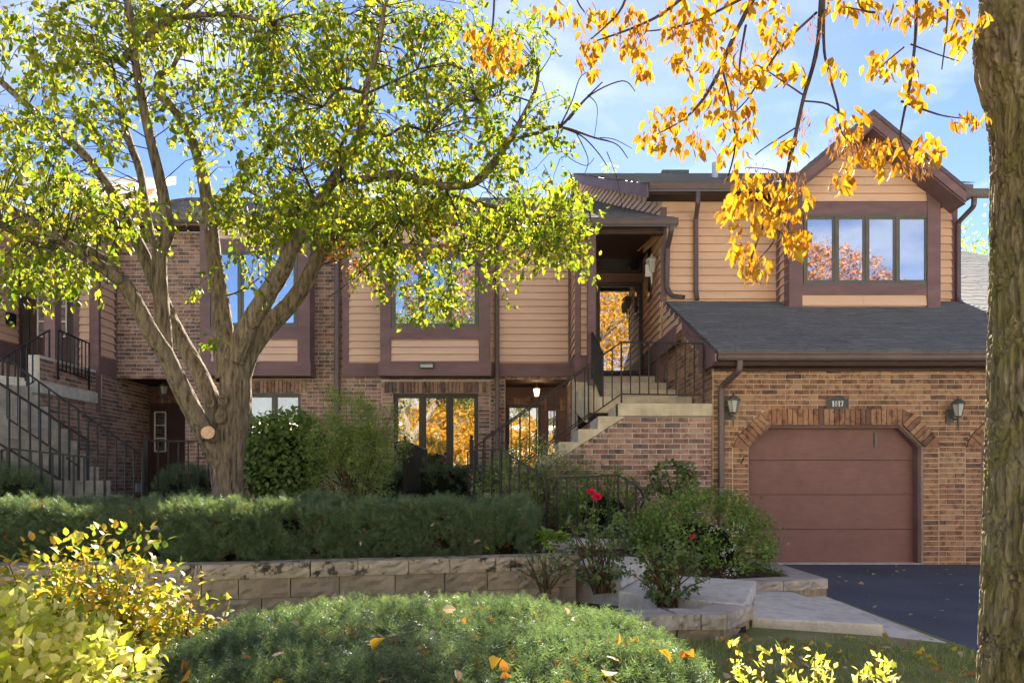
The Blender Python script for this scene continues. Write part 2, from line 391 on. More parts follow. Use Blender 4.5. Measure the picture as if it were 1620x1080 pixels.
for _i in range(5):
    _t = .10 + .19 * _i
    for _s in (1, -1):
        _b = len(_sv); _l = .40 * (1 - .35 * _t); _u = (.16, -.10, .22, -.04, .12)[_i] * (1 if _s > 0 else .8)
        _sv += [(_t - .03, 0, 0), (_t + .06, 0, 0), (_t + .24, _s * _l, _u)]; _sf.append((_b, _b+1, _b+2))
SPRIG = (np.array(_sv), np.array(_sf))
BLADE = (np.array([(0,.05,0),(0,-.05,0),(.6,.03,.08),(.6,-.03,.08),(1,0,.28)]), np.array([(0,1,2),(1,3,2),(2,3,4)]))

def rdir(N): return unit(rng.normal(size=(N, 3)))
def ell_points(N, c, r, shell=.55):
    d = rdir(N); rad = shell + (1 - shell) * rng.random(N) ** .7
    return np.array(c) + d * rad[:, None] * np.array(r), d

def drooping(N, down=.6, up=.0):
    d = rdir(N); d[:, 2] = d[:, 2] * .6 - down + up; return unit(d)

def parts(name, m, parent, boxes, bevel=0):
    return [MB().box(*b).build(name, m, parent, bevel=bevel) for b in boxes]

conc_dk = simple("concrete_dark_grey", (.30,.28,.25), .16, 5, .95, .15, 150, .5, streak=.25)  # darker streaked grey than the other concrete
def bark_tube(sm, sr, seed, n=44, step=.024):
    """limb with ridged bark: returns vertices and quads"""
    P_ = np.array([tuple(q) for q in sm]); d = np.r_[0, np.cumsum(np.linalg.norm(np.diff(P_, axis=0), axis=1))]
    L_ = d[-1]; k = max(8, int(L_ / step)); s = np.linspace(0, L_, k)
    C_ = np.stack([np.interp(s, d, P_[:, i]) for i in range(3)], -1); r = np.interp(s, d, sr)
    tg = np.gradient(C_, axis=0); tg /= np.linalg.norm(tg, axis=1, keepdims=True)
    u = np.zeros_like(C_); a = np.array([1., 0, 0]) if abs(tg[0, 0]) < .8 else np.array([0, 0, 1.])
    for i in range(k):
        a = a - tg[i] * a.dot(tg[i]); a /= np.linalg.norm(a); u[i] = a
    v = np.cross(tg, u); th = np.linspace(0, 2 * np.pi, n, endpoint=False)
    TH, SS = np.meshgrid(th, s); RR = np.repeat(r[:, None], n, 1)
    q = np.stack([np.cos(TH) * RR / .05, np.sin(TH) * RR / .05, SS * 3.2], -1).reshape(-1, 3)
    q = q + .35 * np.stack([lump(q * .5, seed + 1, 1.0, 2), lump(q * .5, seed + 2, 1.0, 2), 0 * q[:, 0]], -1)
    f = np.clip(np.abs(lump(q, seed, .85, 2)) * 2.8, 0, 1) ** .7; g_ = lump(q * np.array([.3, .3, .5]), seed + 5, .6, 2)
    amp = np.minimum(.017, .10 * RR).ravel(); R2 = (RR.ravel() + amp * (f - .75) + .09 * RR.ravel() * g_).reshape(RR.shape)
    V = C_[:, None, :] + (np.cos(TH)[..., None] * u[:, None, :] + np.sin(TH)[..., None] * v[:, None, :]) * R2[..., None]
    idx = np.arange(k * n).reshape(k, n); nx_ = np.roll(idx, -1, 1)
    return V.reshape(-1, 3), np.stack([idx[:-1], nx_[:-1], nx_[1:], idx[1:]], -1).reshape(-1, 4)

door_dk = simple("door_paint_dark", (.085,.042,.036), .08, 4, .55, .3)
# ------------------------------------------------------------------ builders for walls, siding, roofs
def U(n): return Vector((-n[1], n[0], 0))
def slab(mb, X0, X1, z0, z1, Y, t, holes=()):
    """front-facing wall slab (normal -Y) with rectangular openings"""
    xs = sorted({X0, X1, *[min(max(h[i], X0), X1) for h in holes for i in (0, 1)]})
    zs = sorted({z0, z1, *[min(max(h[i], z0), z1) for h in holes for i in (2, 3)]})
    for i in range(len(xs) - 1):
        run = None
        for j in range(len(zs) - 1):
            cx, cz = (xs[i] + xs[i+1]) / 2, (zs[j] + zs[j+1]) / 2
            solid = not any(h[0] < cx < h[1] and h[2] < cz < h[3] for h in holes)
            if solid: run = (run[0], zs[j+1]) if run else (zs[j], zs[j+1])
            if run and (not solid or j == len(zs) - 2):
                mb.box(xs[i], xs[i+1], Y, Y + t, run[0], run[1]); run = None

BL, BH = .25, .0815
def lay(lst, O, n, a0, a1, z0, z1, excl=None, stack=False, L=BL, Hc=BH, phase=0.0):
    n = Vector(n); u = U(n); O = Vector(O); yaw = math.atan2(u.y, u.x)
    rows = max(1, round((z1 - z0) / Hc)); h = (z1 - z0) / rows
    for r in range(rows):
        zc = z0 + (r + .5) * h
        cuts = sorted(excl(zc)) if excl else []
        spans, s = [], a0
        for c0, c1 in cuts:
            if c1 <= a0 or c0 >= a1: continue
            if c0 > s: spans.append((s, c0))
            s = max(s, c1)
        if s < a1: spans.append((s, a1))
        off = phase + (0 if stack or r % 2 == 0 else L / 2)
        k0 = math.floor((a0 - off) / L) - 1; k1 = math.ceil((a1 - off) / L) + 1
        for k in range(k0, k1):
            b0, b1 = off + k * L, off + (k + 1) * L
            for s0, s1 in spans:
                c0, c1 = max(b0, s0), min(b1, s1)
                if c1 - c0 < .035: continue
                lst.append((O + u * ((c0 + c1) / 2) + Vector((0, 0, zc)) + n * (-.020 + RND.uniform(-.0015, .002)),
                            (c1 - c0 - .013, .056, h - .013), (0, RND.uniform(-.004, .004), yaw)))
def onscreen(c, sx=.2, sz=.08):
    if c.y < .3: return 0
    x = CX + c.x / c.y * FPX; y = CY - (c.z - EYE) / c.y * FPX
    return sx * sz / c.y ** 2 if (0 < x < 1620 and 0 < y < 1080) else 0
def hidden_px(c):
    x = CX + c.x / c.y * FPX; y = CY - (c.z - EYE) / c.y * FPX
    return y > 800 or (x > 1565)
def emit(lst, part, m, cap=300, name='brick', rest='brick_remainder'):
    def score(b):
        s = onscreen(b[0], b[1][0], b[1][2])
        if hidden_px(b[0]): s *= .02
        return s
    order = sorted(range(len(lst)), key=lambda i: -score(lst[i]))
    me = unit_for(m)
    for i in order[:cap]:
        c, sz, rot = lst[i]; piece(name, me, part, c, rot, sz)
    left = order[cap:]
    if left:
        mb = MB()
        for i in left:
            c, sz, rot = lst[i]
            M = Matrix.Translation(c) @ Matrix.Rotation(rot[2], 4, 'Z') @ Matrix.Rotation(rot[1], 4, 'Y') @ Matrix.Diagonal((*sz, 1))
            mb.add([M @ Vector(p) for p in [(-.5,-.5,-.5),(.5,-.5,-.5),(.5,.5,-.5),(-.5,.5,-.5),(-.5,-.5,.5),(.5,-.5,.5),(.5,.5,.5),(-.5,.5,.5)]],
                   [(0,3,2,1),(4,5,6,7),(0,1,5,4),(1,2,6,5),(2,3,7,6),(3,0,4,7)])
        o = mb.build(rest, m, part); o['kind'] = 'stuff'

_wm = MB(); _wm.prism([(-.5,0,0),(-.5,-1,0),(-.5,-.32,1),(-.5,0,1)], (1,0,0)); WEDGE = _wm.mesh("lap_board")
def siding(part, O, n, a0, a1, z0, z1, lap, m, excl=None):
    n = Vector(n); u = U(n); O = Vector(O); yaw = math.atan2(u.y, u.x); me = unit_for(m, 'wedge', WEDGE)
    z = z0; 
    while z < z1 - .01:
        h = min(lap, z1 - z); zc = z + h / 2
        cuts = sorted(excl(zc)) if excl else []
        spans, s = [], a0
        for c0, c1 in cuts:
            if c1 <= a0 or c0 >= a1: continue
            if c0 > s: spans.append((s, c0))
            s = max(s, c1)
        if s < a1: spans.append((s, a1))
        for s0, s1 in spans:
            if s1 - s0 < .03: continue
            cut = s0 + (s1 - s0) * RND.uniform(.25, .75); runs = [(s0, cut - .0015), (cut + .0015, s1)] if s1 - s0 > 1.4 and RND.random() < .55 else [(s0, s1)]
            for r0, r1 in runs:
                c = O + u * ((r0 + r1) / 2) + Vector((0, 0, z + .017 + RND.uniform(-.002, .002))) + n * RND.uniform(0, .003)
                piece('siding_board', me, part, c, (0, RND.uniform(-.0012, .0012), yaw), (r1 - r0, .040, min(lap, z1 - z) - .018 if min(lap, z1 - z) > .04 else .02))  # boards cut short; the added gaps make shadow lines under the laps
        z += lap

def shingle_roof(part, O, u, v, width, length, expo, tab, m, cap, trim=None, jitter=.35, thick=.012):
    O, u, v = Vector(O), Vector(u).normalized(), Vector(v).normalized(); n = u.cross(v).normalized()
    R3 = Matrix((u, v, n)).transposed(); tilt = R3 @ Matrix.Rotation(-.04 - thick * 1.9, 3, 'X').to_3x3()
    eul = tilt.to_euler(); lst = []
    for r in range(int(length / expo)):
        off = -RND.random() * tab
        a = off
        while a < width:
            wd = tab * RND.uniform(1 - jitter, 1 + jitter); a0, a1 = max(a, 0), min(a + wd, width)
            if a1 - a0 > .03 and (trim is None or trim((a0 + a1) / 2, r * expo)):
                c = O + u * ((a0 + a1) / 2) + v * (r * expo + expo * .62) + n * (.016 + RND.uniform(0, .005))
                lst.append((c, (a1 - a0 - .006, expo * 1.3, thick), eul))
            a += wd
    order = sorted(range(len(lst)), key=lambda i: -onscreen(lst[i][0], lst[i][1][0], .05))
    me = unit_for(m)
    for i in order[:cap]:
        c, sz, e = lst[i]; piece('shingle', me, part, c, e, sz)
    mb = MB()
    for i in order[cap:]:
        c, sz, e = lst[i]; M = Matrix.Translation(c) @ e.to_matrix().to_4x4() @ Matrix.Diagonal((*sz, 1))
        mb.add([M @ Vector(p) for p in [(-.5,-.5,-.5),(.5,-.5,-.5),(.5,.5,-.5),(-.5,.5,-.5),(-.5,-.5,.5),(.5,-.5,.5),(.5,.5,.5),(-.5,.5,.5)]],
               [(4,5,6,7),(0,1,5,4),(1,2,6,5),(2,3,7,6),(3,0,4,7)])
    if mb.v:
        o = mb.build('shingle_remainder', m, part); o['kind'] = 'stuff'

def gutter(root, X0, X1, Y, z, name='gutter', h=.13, d=.13):
    """K-style gutter along X, front face at Y, top at z"""
    prof = [(Y + d, z - h), (Y + .035, z - h), (Y + .02, z - h + .03), (Y + .012, z - .06), (Y, z - .03), (Y, z), (Y + .012, z), (Y + .012, z - .028),
            (Y + .024, z - .06), (Y + .03, z - h + .035), (Y + .045, z - h + .014), (Y + d, z - h + .014)]
    mb = MB(); mb.prism([(X0, a, b) for a, b in prof], (X1 - X0, 0, 0))
    for X in (X0, X1): mb.box(X - .004, X + .004, Y + .006, Y + d, z - h + .01, z - .004)
    return mb.build(name, gutter_m, root)
def spout(root, pts, r=.042, name='downspout'):
    mb = MB(); P_ = [Vector(p) for p in pts]; path = []
    for i, p in enumerate(P_):
        if 0 < i < len(P_) - 1:
            a = p + (P_[i-1] - p).normalized() * .07; b = p + (P_[i+1] - p).normalized() * .07
            for t in (0, .33, .67, 1): path.append(a * (1-t)**2 + p * 2*t*(1-t) + b * t*t)
        else: path.append(p)
    # rectangular section: 45-degree turned four-sided tube with eased corners
    rings = []
    prev = None
    for i, p in enumerate(path):
        d = (path[min(i+1, len(path)-1)] - path[max(i-1, 0)]).normalized()
        s = Vector((1,0,0)); s = (s - d * s.dot(d)); s = s.normalized() if s.length > .05 else Vector((0,0,1))
        t = d.cross(s)
        rings.append([p + s * r * a + t * r * .85 * b for a, b in ((1,.7),(.7,1),(-.7,1),(-1,.7),(-1,-.7),(-.7,-1),(.7,-1),(1,-.7))])
    vs = [q for rg in rings for q in rg]; fs = []
    for i in range(len(rings)-1):
        for k in range(8): fs.append((i*8+k, i*8+(k+1) % 8, (i+1)*8+(k+1) % 8, (i+1)*8+k))
    mb.add(vs, fs); o = mb.build(name, gutter_m, root)
    st = MB(); b = P_[-1] if P_[-1].z > 0 else P_[-2]
    return o

def window(root, X0, X1, z0, z1, Y, n, fm, gm, blind=None, depth=.07, sash=.045, name='window', back=True):
    """frame ring and mullions; panes, sashes and blinds as sub-parts. Y = outer face of the frame"""
    f = MB(); e = .035
    f.box(X0, X1, Y, Y + depth, z1 - e, z1); f.box(X0, X1, Y, Y + depth, z0, z0 + e)
    f.box(X0, X0 + e, Y, Y + depth, z0 + e, z1 - e); f.box(X1 - e, X1, Y, Y + depth, z0 + e, z1 - e)
    wd = (X1 - X0 - 2 * e) / n
    for i in range(1, n): x = X0 + e + i * wd; f.box(x - .018, x + .018, Y - .004, Y + depth, z0 + e, z1 - e)
    win = f.build(name, fm, root)
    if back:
        MB().box(X0 + .02, X1 - .02, Y + depth + .004, Y + depth + .012, z0 + .02, z1 - .02).build('dark_backing', dark_m, win)  # near-black sheet standing in for the unlit room
    for i in range(n):
        x0 = X0 + e + i * wd + (.018 if i else 0); x1 = X0 + e + (i + 1) * wd - (.018 if i < n - 1 else 0); s = sash
        m = MB(); y0, y1 = Y + .012, Y + .045
        m.box(x0, x1, y0, y1, z1 - e - s, z1 - e); m.box(x0, x1, y0, y1, z0 + e, z0 + e + s)
        m.box(x0, x0 + s, y0, y1, z0 + e + s, z1 - e - s); m.box(x1 - s, x1, y0, y1, z0 + e + s, z1 - e - s)
        m.build('sash', fm, win)
        MB().box(x0 + s, x1 - s, Y + .026, Y + .030, z0 + e + s, z1 - e - s).build('pane', gm, win)
        if blind == 'vertical':
            b = MB(); k = x0 + s
            while k < x1 - s - .03:
                b.add([(k, Y + .050, z0 + e + s), (k + .085, Y + .064, z0 + e + s), (k + .085, Y + .064, z1 - e - s), (k, Y + .050, z1 - e - s)], [(0, 1, 2, 3)]); k += .08
            b.build('blind', blind_m, win)
        elif blind == 'flat' and i == 0:
            MB().box(x0 + s, x1 - s, Y + .052, Y + .056, z0 + e + s, z1 - e - s).build('blind', blind_m, win)
    return win

def lantern(name, label, c, wall_y, group=None, s=1.0, lamp_metal=lamp_metal):
    """wall lantern: c = centre of the glass body"""
    t = thing(name, label, 'wall lamp', (c[0], wall_y, c[2]), group)
    x, y, z = c
    g = MB(); g.lathe([(.055*s, -.10*s), (.095*s, .085*s)], c, 6); g.build('glass_shade', lamp_glass_m, t)
    m = MB(); m.lathe([(.12*s, .083*s), (.122*s, .10*s), (.07*s, .155*s), (.025*s, .175*s), (.012*s, .19*s), (.018*s, .205*s), (.001, .23*s)], c, 6); m.build('cap', lamp_metal, t)
    r = MB()
    for k in range(6):
        a = 2*math.pi*k/6
        r.bar((x+.056*s*math.cos(a), y+.056*s*math.sin(a), z-.10*s), (x+.097*s*math.cos(a), y+.097*s*math.sin(a), z+.088*s), .010*s, .010*s)
    r.lathe([(.001, -.135*s), (.03*s, -.125*s), (.06*s, -.11*s), (.06*s, -.096*s)], c, 6); r.build('frame', lamp_metal, t)
    b = MB(); b.tube([(x, y, z-.12*s), (x, y, z-.2*s), (x, y, z-.34*s)], [.014*s, .02*s, .008*s], 8)
    b.tube([(x, y, z-.16*s), (x - .02*s, (y+wall_y)/2, z-.15*s), (x - .05*s, wall_y, z-.10*s)], .014*s, 6)
    b.box(x-.12*s, x-.0*s, wall_y-.03, wall_y-.004, z-.20*s, z+.02*s); b.build('bracket', lamp_metal, t)
    return t

def railing(name, label, segs, m=iron_m, spacing=.13, bal=.018, hand=.026, group=None, base=None):
    """segs: (A, B, drop) with A, B the ends of the handrail; drop = bottom rail below it"""
    A0 = Vector(segs[0][0]); t = thing(name, label, 'railing', base or (A0.x, A0.y, A0.z - segs[0][2]), group)
    hr = MB(); br = MB(); ub = unit_for(m)
    for A, B, drop, *opt in segs:
        A, B = Vector(A), Vector(B); foot = opt[0] if opt else 0
        hr.bar(A, B, hand * 1.5, hand * .8)
        if drop: br.bar(A - Vector((0,0,drop)), B - Vector((0,0,drop)), bal * 1.1, bal * 1.1)
        hor = Vector((B.x - A.x, B.y - A.y, 0)).length; k = max(2, round(hor / spacing))
        yaw = math.atan2(B.y - A.y, B.x - A.x)
        for i in range(k + 1):
            if not drop: continue
            p = A.lerp(B, i / k); ln = drop + foot * (1 if i % k == 0 else 0)
            sz = bal * (1.35 if i % k == 0 else 1)
            piece('baluster', ub, t, p - Vector((0, 0, ln / 2)), (0, 0, yaw), (sz, sz, ln))
    hr.build('handrail', m, t)
    if br.v: br.build('bottom_rail', m, t)
    return t

# ------------------------------------------------------------------ townhouse with the garage
NY, NL, NR = (0,-1,0), (-1,0,0), (1,0,0)
GY = 11.3; GS = GY / FPX; GX0 = 3.12
A = thing('garage_townhouse', 'brick townhouse with brown garage door, gabled bay window and grey shingle roof above', 'house', (6, GY, 0))
bricksA = []
def garage_hole(x0, x1, top, ch):
    def f(z):
        if z > top: return []
        k = max(0, z - (top - ch)); return [(x0 + k, x1 - k)]
    return f
gx0, gx1, gtop, gch = PX(1184, GY), PX(1460, GY), PZ(672, GY), .345
gw = gx1 - gx0; hx0 = PX(1552, GY); hx1 = hx0 + gw
wall = MB(); gz1 = 3.06
slab(wall, GX0, 13.5, -.15, gz1, GY, .24, [(gx0, gx1, -.2, gtop), (hx0, hx1, -.2, gtop)])
for a, b in ((gx0, gx1), (hx0, hx1)):
    wall.prism([(a, GY, gtop), (a, GY, gtop - gch), (a + gch, GY, gtop)], (0, .24, 0))
    wall.prism([(b, GY, gtop), (b - gch, GY, gtop), (b, GY, gtop - gch)], (0, .24, 0))
wall.prism([(GX0, GY + .24, -.15), (GX0, 14.75, -.15), (GX0, 14.75, 3.93), (GX0, 12.95, 3.93), (GX0, GY + .24, 3.2)], (.2, 0, 0))   # left side wall of the garage
wallA = wall.build('brick_wall', mortar, A)
sold = .245                                                              # soldier ring round the door
def ex(z):
    r = []
    zb = gtop - gch; s7 = sold * .7071
    for a, b in ((gx0, gx1), (hx0, hx1)):
        if z >= gtop + sold + .01: continue
        if z < zb: e = -.25
        elif z < zb + s7: e = -.25 + (z - zb) / s7 * (.25 - s7)
        elif z < gtop + s7: e = -s7 + (z - zb - s7)
        else: e = gch - s7 + (z - gtop - s7) / (sold - s7) * s7
        r.append((a + e, b - e))
    return r
lay(bricksA, (0, GY, 0), NY, GX0 + .002, 10.6, -.04, gz1 - .02, ex)
for a, b in ((gx0, gx1), (hx0, hx1)):
    lay(bricksA, (0, GY, 0), NY, a - .245, a, -.04, gtop - gch - .006, stack=True, L=.245, phase=(a - .245) % .245)
    lay(bricksA, (0, GY, 0), NY, b, b + .245, -.04, gtop - gch - .006, stack=True, L=.245, phase=b % .245)
    k = round((b - a - 2 * gch) / .081)
    for i in range(k):
        xw = (b - a - 2 * gch) / k
        bricksA.append((Vector((a + gch + (i + .5) * xw, GY - .022, gtop + sold / 2)), (xw - .011, .056, sold - .006), (0, 0, 0)))
    for sgn, ox in ((1, a), (-1, b)):
        dl = math.hypot(gch, gch); k2 = 6; wv = (dl + .0) / k2
        for i in range(k2):
            t = (i + .5) / k2; base = Vector((ox + sgn * gch * t, GY - .024, gtop - gch + gch * t))
            nrm = Vector((-sgn * .7071, 0, .7071)); c = base + nrm * (sold / 2 + .004)
            bricksA.append((c, (wv - .009, .058, sold - .008), (0, -sgn * math.radians(45), 0)))
lay(bricksA, (GX0, 0, 0), NL, -14.75, -GY - .002, -.04, 3.92, lambda z: [(-GY - .24 - 10, -14.4)] if False else ([(-(GY + max(0, (z - 3.05) / .45)), 0)] if z > 3.05 else []))
for a, b in ((gx0, gx1), (hx0, hx1)):
    s7 = sold * .7071
    for sg, ox in ((1, a), (-1, b)):
        zt, zl = gtop, gtop - gch; xm = ox + sg * gch
        for tri in ([(xm - sg*.004, zt + .006), (xm - sg*.004, zt + sold - .004), (xm - sg * (s7 * .5), zt + sold * .86), (xm - sg * (s7 - .012), zt + s7 + .0)],
                    [(ox - sg*.004, zl - .004), (ox - sg * (s7 - .004), zl + s7 - .012), (ox - sg * (sold * .86), zl + s7 * .5), (ox - sg * (sold - .004), zl - .004)]):
            m_ = MB(); m_.prism([(x, GY - .046, z) for x, z in (tri if sg > 0 else tri[::-1])], (0, .05, 0)); m_.build('brick', brick_warm, wallA)
emit(bricksA, wallA, brick_warm, 288)
# garage doors
for a, b, lab in ((gx0, gx1, 1), (hx0, hx1, 0)):
    d = MB(); d.box(a - .02, b + .02, GY + .235, GY + .245, -.02, gtop + .02); dr = d.build('garage_door', dark_m, A)
    for i in range(4):
        z0, z1 = i * .545 - .01, (i + 1) * .545 - .0145
        pm = MB(); pm.box(a - .02, b + .02, GY + .205, GY + .232, z0, min(z1, gtop + .03)); pm.build('door_panel', door_m, dr, bevel=.006)
    w_ = .045
    parts('door_jamb', trim_m, A, [(a, a + w_, GY + .06, GY + .19, -.02, gtop - gch), (b - w_, b, GY + .06, GY + .19, -.02, gtop - gch), (a + gch, b - gch, GY + .06, GY + .19, gtop - w_, gtop)])
    for sgn, ox in ((1, a), (-1, b)):
        MB().prism([(ox, GY + .06, gtop - gch), (ox + sgn * w_, GY + .06, gtop - gch), (ox + sgn * gch, GY + .06, gtop - w_), (ox + sgn * gch, GY + .06, gtop)], (0, .13, 0)).build('door_jamb', trim_m, A)
    MB().box(a, b, GY + .02, GY + .20, -.02, .012).build('door_threshold', conc_m, A)
hd = MB(); hd.box(PX(1393, GY), PX(1398, GY), GY + .185, GY + .196, PZ(706, GY), PZ(684, GY)); hd.build('door_handle', gutter_m, A)
bx_ = MB(); bx_.bar(P(1172, 733, GY - .01), P(1177, 724, GY - .03), .02, .02); bx_.build('wall_hook', iron_m, A)
# lower roof over the garage
RY0, RZ0, SL = 10.9, 3.25, .449
wallY = 14.6; RZ1 = RZ0 + SL * (wallY - RY0)
rx0, rx1 = 3.07, 13.8
rb = MB(); rb.prism([(rx0, RY0, RZ0 - .03), (rx0, wallY + .02, RZ1 - .03), (rx0, wallY + .02, RZ1 - .16), (rx0, RY0 + .12, RZ0 - .14)], (8.92 - rx0, 0, 0))
RZ2 = RZ0 + SL * (22.4 - RY0)
rb.prism([(8.925, RY0, RZ0 - .03), (8.925, 22.4, RZ2 - .03), (8.925, 22.4, RZ2 - .2), (8.925, RY0 + .12, RZ0 - .14)], (rx1 - 8.925, 0, 0))
roofA = rb.build('garage_roof', roof_m, A)
v = Vector((0, 1, SL)).normalized()
shingle_roof(roofA, (rx0 - .01, RY0 - .03, RZ0 - .03), (1,0,0), v, 8.93 - rx0, (wallY - RY0) / v.y + .03, .165, .30, roof_m, 300, thick=.032)
shingle_roof(roofA, (8.94, RY0 - .03, RZ0 - .03), (1,0,0), v, rx1 - 8.94, (22.3 - RY0) / v.y, .15, .34, roof_m, 0)
rk = MB(); Xr = rx0 - .006
rk.prism([(Xr, wallY, RZ1 - .045), (Xr, RY0 - .02, RZ0 - .05), (Xr, RY0 - .02, RZ0 - .17), (Xr, RY0 + .1, RZ0 - .21), (Xr, GY + .52, RZ0 - .21),
          (Xr, GY + .53, RZ0 + SL * (GY + .53 - RY0) - .27), (Xr, wallY, RZ1 - .27)], (-.03, 0, 0))
rk.build('rake_board', trim_m, A)
sf = MB(); sf.box(rx0, rx1, RY0 + .13, GY - .004, RZ0 - .205, RZ0 - .19); sf.box(rx0, rx1, RY0 + .115, RY0 + .13, RZ0 - .205, RZ0 - .05)
sf.box(GX0 + .01, 13.4, GY - .03, GY - .012, gz1 - .065, gz1 - .02)
sf.build('soffit', soffit_m, A)
gutter(A, rx0 + .02, rx1, RY0 - .03, RZ0 - .015)
fl = MB(); pts = []
k = 60
for i in range(k + 1):
    x = rx0 + .02 + i * (9.0 - rx0) / k; pts.append((x, .012 * math.sin(i * 1.1) + .006 * math.sin(i * 2.7)))
for i in range(k):
    (xa, da), (xb, db) = pts[i], pts[i+1]
    fl.add([(xa, RY0 - .032, RZ0 - .012), (xb, RY0 - .032, RZ0 - .012), (xb, RY0 + .03, RZ0 + .016 + db), (xa, RY0 + .03, RZ0 + .016 + da)], [(0,1,2,3)])
fl.build('drip_edge', flash_m, A)
spout(A, [P(1170, 566, RY0 + .05), P(1170, 586, RY0 + .05), (PX(1141, GY - .07), GY - .075, PZ(612, GY - .07)), (PX(1141, GY - .07), GY - .075, .25)])

# upper storey
up = MB(); uz1 = 6.9
up.box(3.02, 8.9, wallY, wallY + .2, RZ1 - .35, uz1)
up.box(3.02, 3.2, wallY + .2, 16.7, 3.4, 6.6)
wallU = up.build('upper_wall', siding_m, A)
lapA = 12.4 * wallY / FPX
bayX0, bayX1, bayY = 5.31, 8.16, 13.93
siding(wallU, (0, wallY - .002, 0), NY, 3.10, 8.82, RZ1 + .02, 6.75, lapA, siding_m, lambda z: [(bayX0 - .02, bayX1 + .02)])
# wall beside the entrance (faces left) and its skirt board
siding(wallU, (3.018, 0, 0), NL, -16.6, -wallY - .09, 4.16, 6.5, lapA, siding_m)
siding(wallU, (3.05, 0, 0), NL, -wallY + .0, -13.0, 3.98, 4.80, lapA, siding_m, lambda z: [(-(RY0 + (z - RZ0 + .09) / SL), 0)])
parts('skirt_board', trim_m, A, [(2.985, 3.016, 13.35, 16.6, 3.84, 4.15), (2.98, 3.012, 13.35, 16.6, 3.80, 3.835)])
MB().box(3.0, 3.10, 14.76, 16.6, 3.2, 3.8).build('side_panel', trim_m, A)
parts('corner_board', trim_m, A, [(2.985, 3.10, wallY - .035, wallY - .003, RZ1 - .02, 6.78), (8.82, 8.93, wallY - .035, wallY - .003, RZ1 - .02, 6.78)])
# bay
b = MB(); b.box(bayX0 + .02, bayX1 - .02, bayY, wallY - .04, PZ(487, bayY), 6.9)
gz = 8.02
b.prism([(bayX0 + .02, bayY, 6.9), (bayX1 - .02, bayY, 6.9), ((bayX0 + bayX1) / 2, bayY, gz)], (0, 3.0, 0))
bay = b.build('bay_wall', siding_m, A)
wx0, wx1, wz0, wz1 = PX(1270, bayY), PX(1468, bayY), PZ(450, bayY), PZ(341, bayY)
siding(bay, (0, bayY - .002, 0), NY, bayX0 + .1, bayX1 - .1, PZ(485, bayY), PZ(466, bayY), .23, siding_m)
siding(bay, (0, bayY - .002, 0), NY, bayX0, bayX1, PZ(321, bayY), gz - .1, lapA, siding_m,
       lambda z: [(-99, (bayX0 + bayX1) / 2 - max(0, (gz - z) / .80)), ((bayX0 + bayX1) / 2 + max(0, (gz - z) / .80), 99)])
siding(bay, (bayX0 + .018, 0, 0), NL, -wallY, -bayY, PZ(485, bayY), 6.6, lapA, siding_m)
pw = .25; bz0 = PZ(487, bayY)
parts('bay_post', trim_m, bay, [(X0, X0 + pw, bayY - .06, bayY - .004, bz0 + .004, PZ(275, bayY)) for X0 in (bayX0 - .02, bayX1 - pw + .02)]
      + [(bayX0 - .022, bayX0 + .016, bayY - .003, bayY + .2, bz0, 6.7), (bayX0 - .02, bayX0 + .016, wallY - .2, wallY - .04, bz0 + .05, 6.7)])
X0, X1 = bayX0 + pw - .02, bayX1 - pw + .02
parts('window_casing', trim_m, bay, [(X0 + .002, X1 - .002, bayY - .05, bayY - .004, PZ(467, bayY), PZ(450, bayY) - .002), (X0 + .002, X1 - .002, bayY - .05, bayY - .004, wz1 + .002, PZ(321, bayY))])
window(A, wx0, wx1, wz0, wz1, bayY - .045, 4, frame_m, glass_hi, 'vertical', depth=.036)
# gable roof
gxm = (bayX0 + bayX1) / 2 - .06; gy0 = 13.42; pk = PZ(176, gy0); gsl = .83; rxr, rxl = PX(1529, gy0), 2 * gxm - PX(1529, gy0)
gr = MB()
def gpt(x, y, dz=0): return (x, y, pk - abs(x - gxm) * gsl + dz)
for xe in (rxl, rxr):
    gr.prism([gpt(gxm, gy0 + .03, -.005), gpt(xe, gy0 + .03, -.005), gpt(xe, gy0 + .03, -.07), gpt(gxm, gy0 + .03, -.07)], (0, 4.6, 0))
groof = gr.build('gable_roof', soffit_m, A)
for xe, sg in ((rxl, -1), (rxr, 1)):
    vv = Vector((gxm - xe, 0, abs(gxm - xe) * gsl)).normalized()
    uu = Vector((0, 1, 0)) if sg < 0 else Vector((0, -1, 0))
    uu = Vector((0, -1, 0)) if sg < 0 else Vector((0, 1, 0))
    o0 = Vector(gpt(xe, gy0 + .0)); o0.y = gy0 + (4.6 if sg < 0 else 0)
    shingle_roof(groof, o0, uu, vv, 4.6, math.hypot(xe - gxm, abs(xe - gxm) * gsl), .14, .32, roof_m, 0)
for xe in (rxl, rxr):
    MB().prism([gpt(gxm, gy0, .0), gpt(xe, gy0, .0), gpt(xe, gy0, -.25), gpt(gxm, gy0, -.27)], (0, .028, 0)).build('barge_board', trim_m, A)
    MB().prism([gpt(gxm, gy0 - .018, .03), gpt(xe, gy0 - .018, .03), gpt(xe, gy0 - .018, -.06), gpt(gxm, gy0 - .018, -.06)], (0, .016, 0)).build('barge_trim', gutter_m, A)
sb = MB()
for xe, sg in ((rxl, -1), (rxr, 1)):
    sb.prism([gpt(gxm, gy0 + .03, -.272), gpt(xe, gy0 + .03, -.255), gpt(xe, gy0 + .03, -.28), gpt(gxm, gy0 + .03, -.30)], (0, bayY - gy0 - .04, 0))
sb.build('gable_soffit', trim_m, A)
vt = MB(); vz0, vz1 = PZ(263, bayY), PZ(228, bayY); vx = PX(1357, bayY) + .2
vt.box(vx - .24, vx + .24, bayY - .055, bayY - .004, vz0 - .05, vz1 + .05); vent = vt.build('gable_vent', trim_m, A)
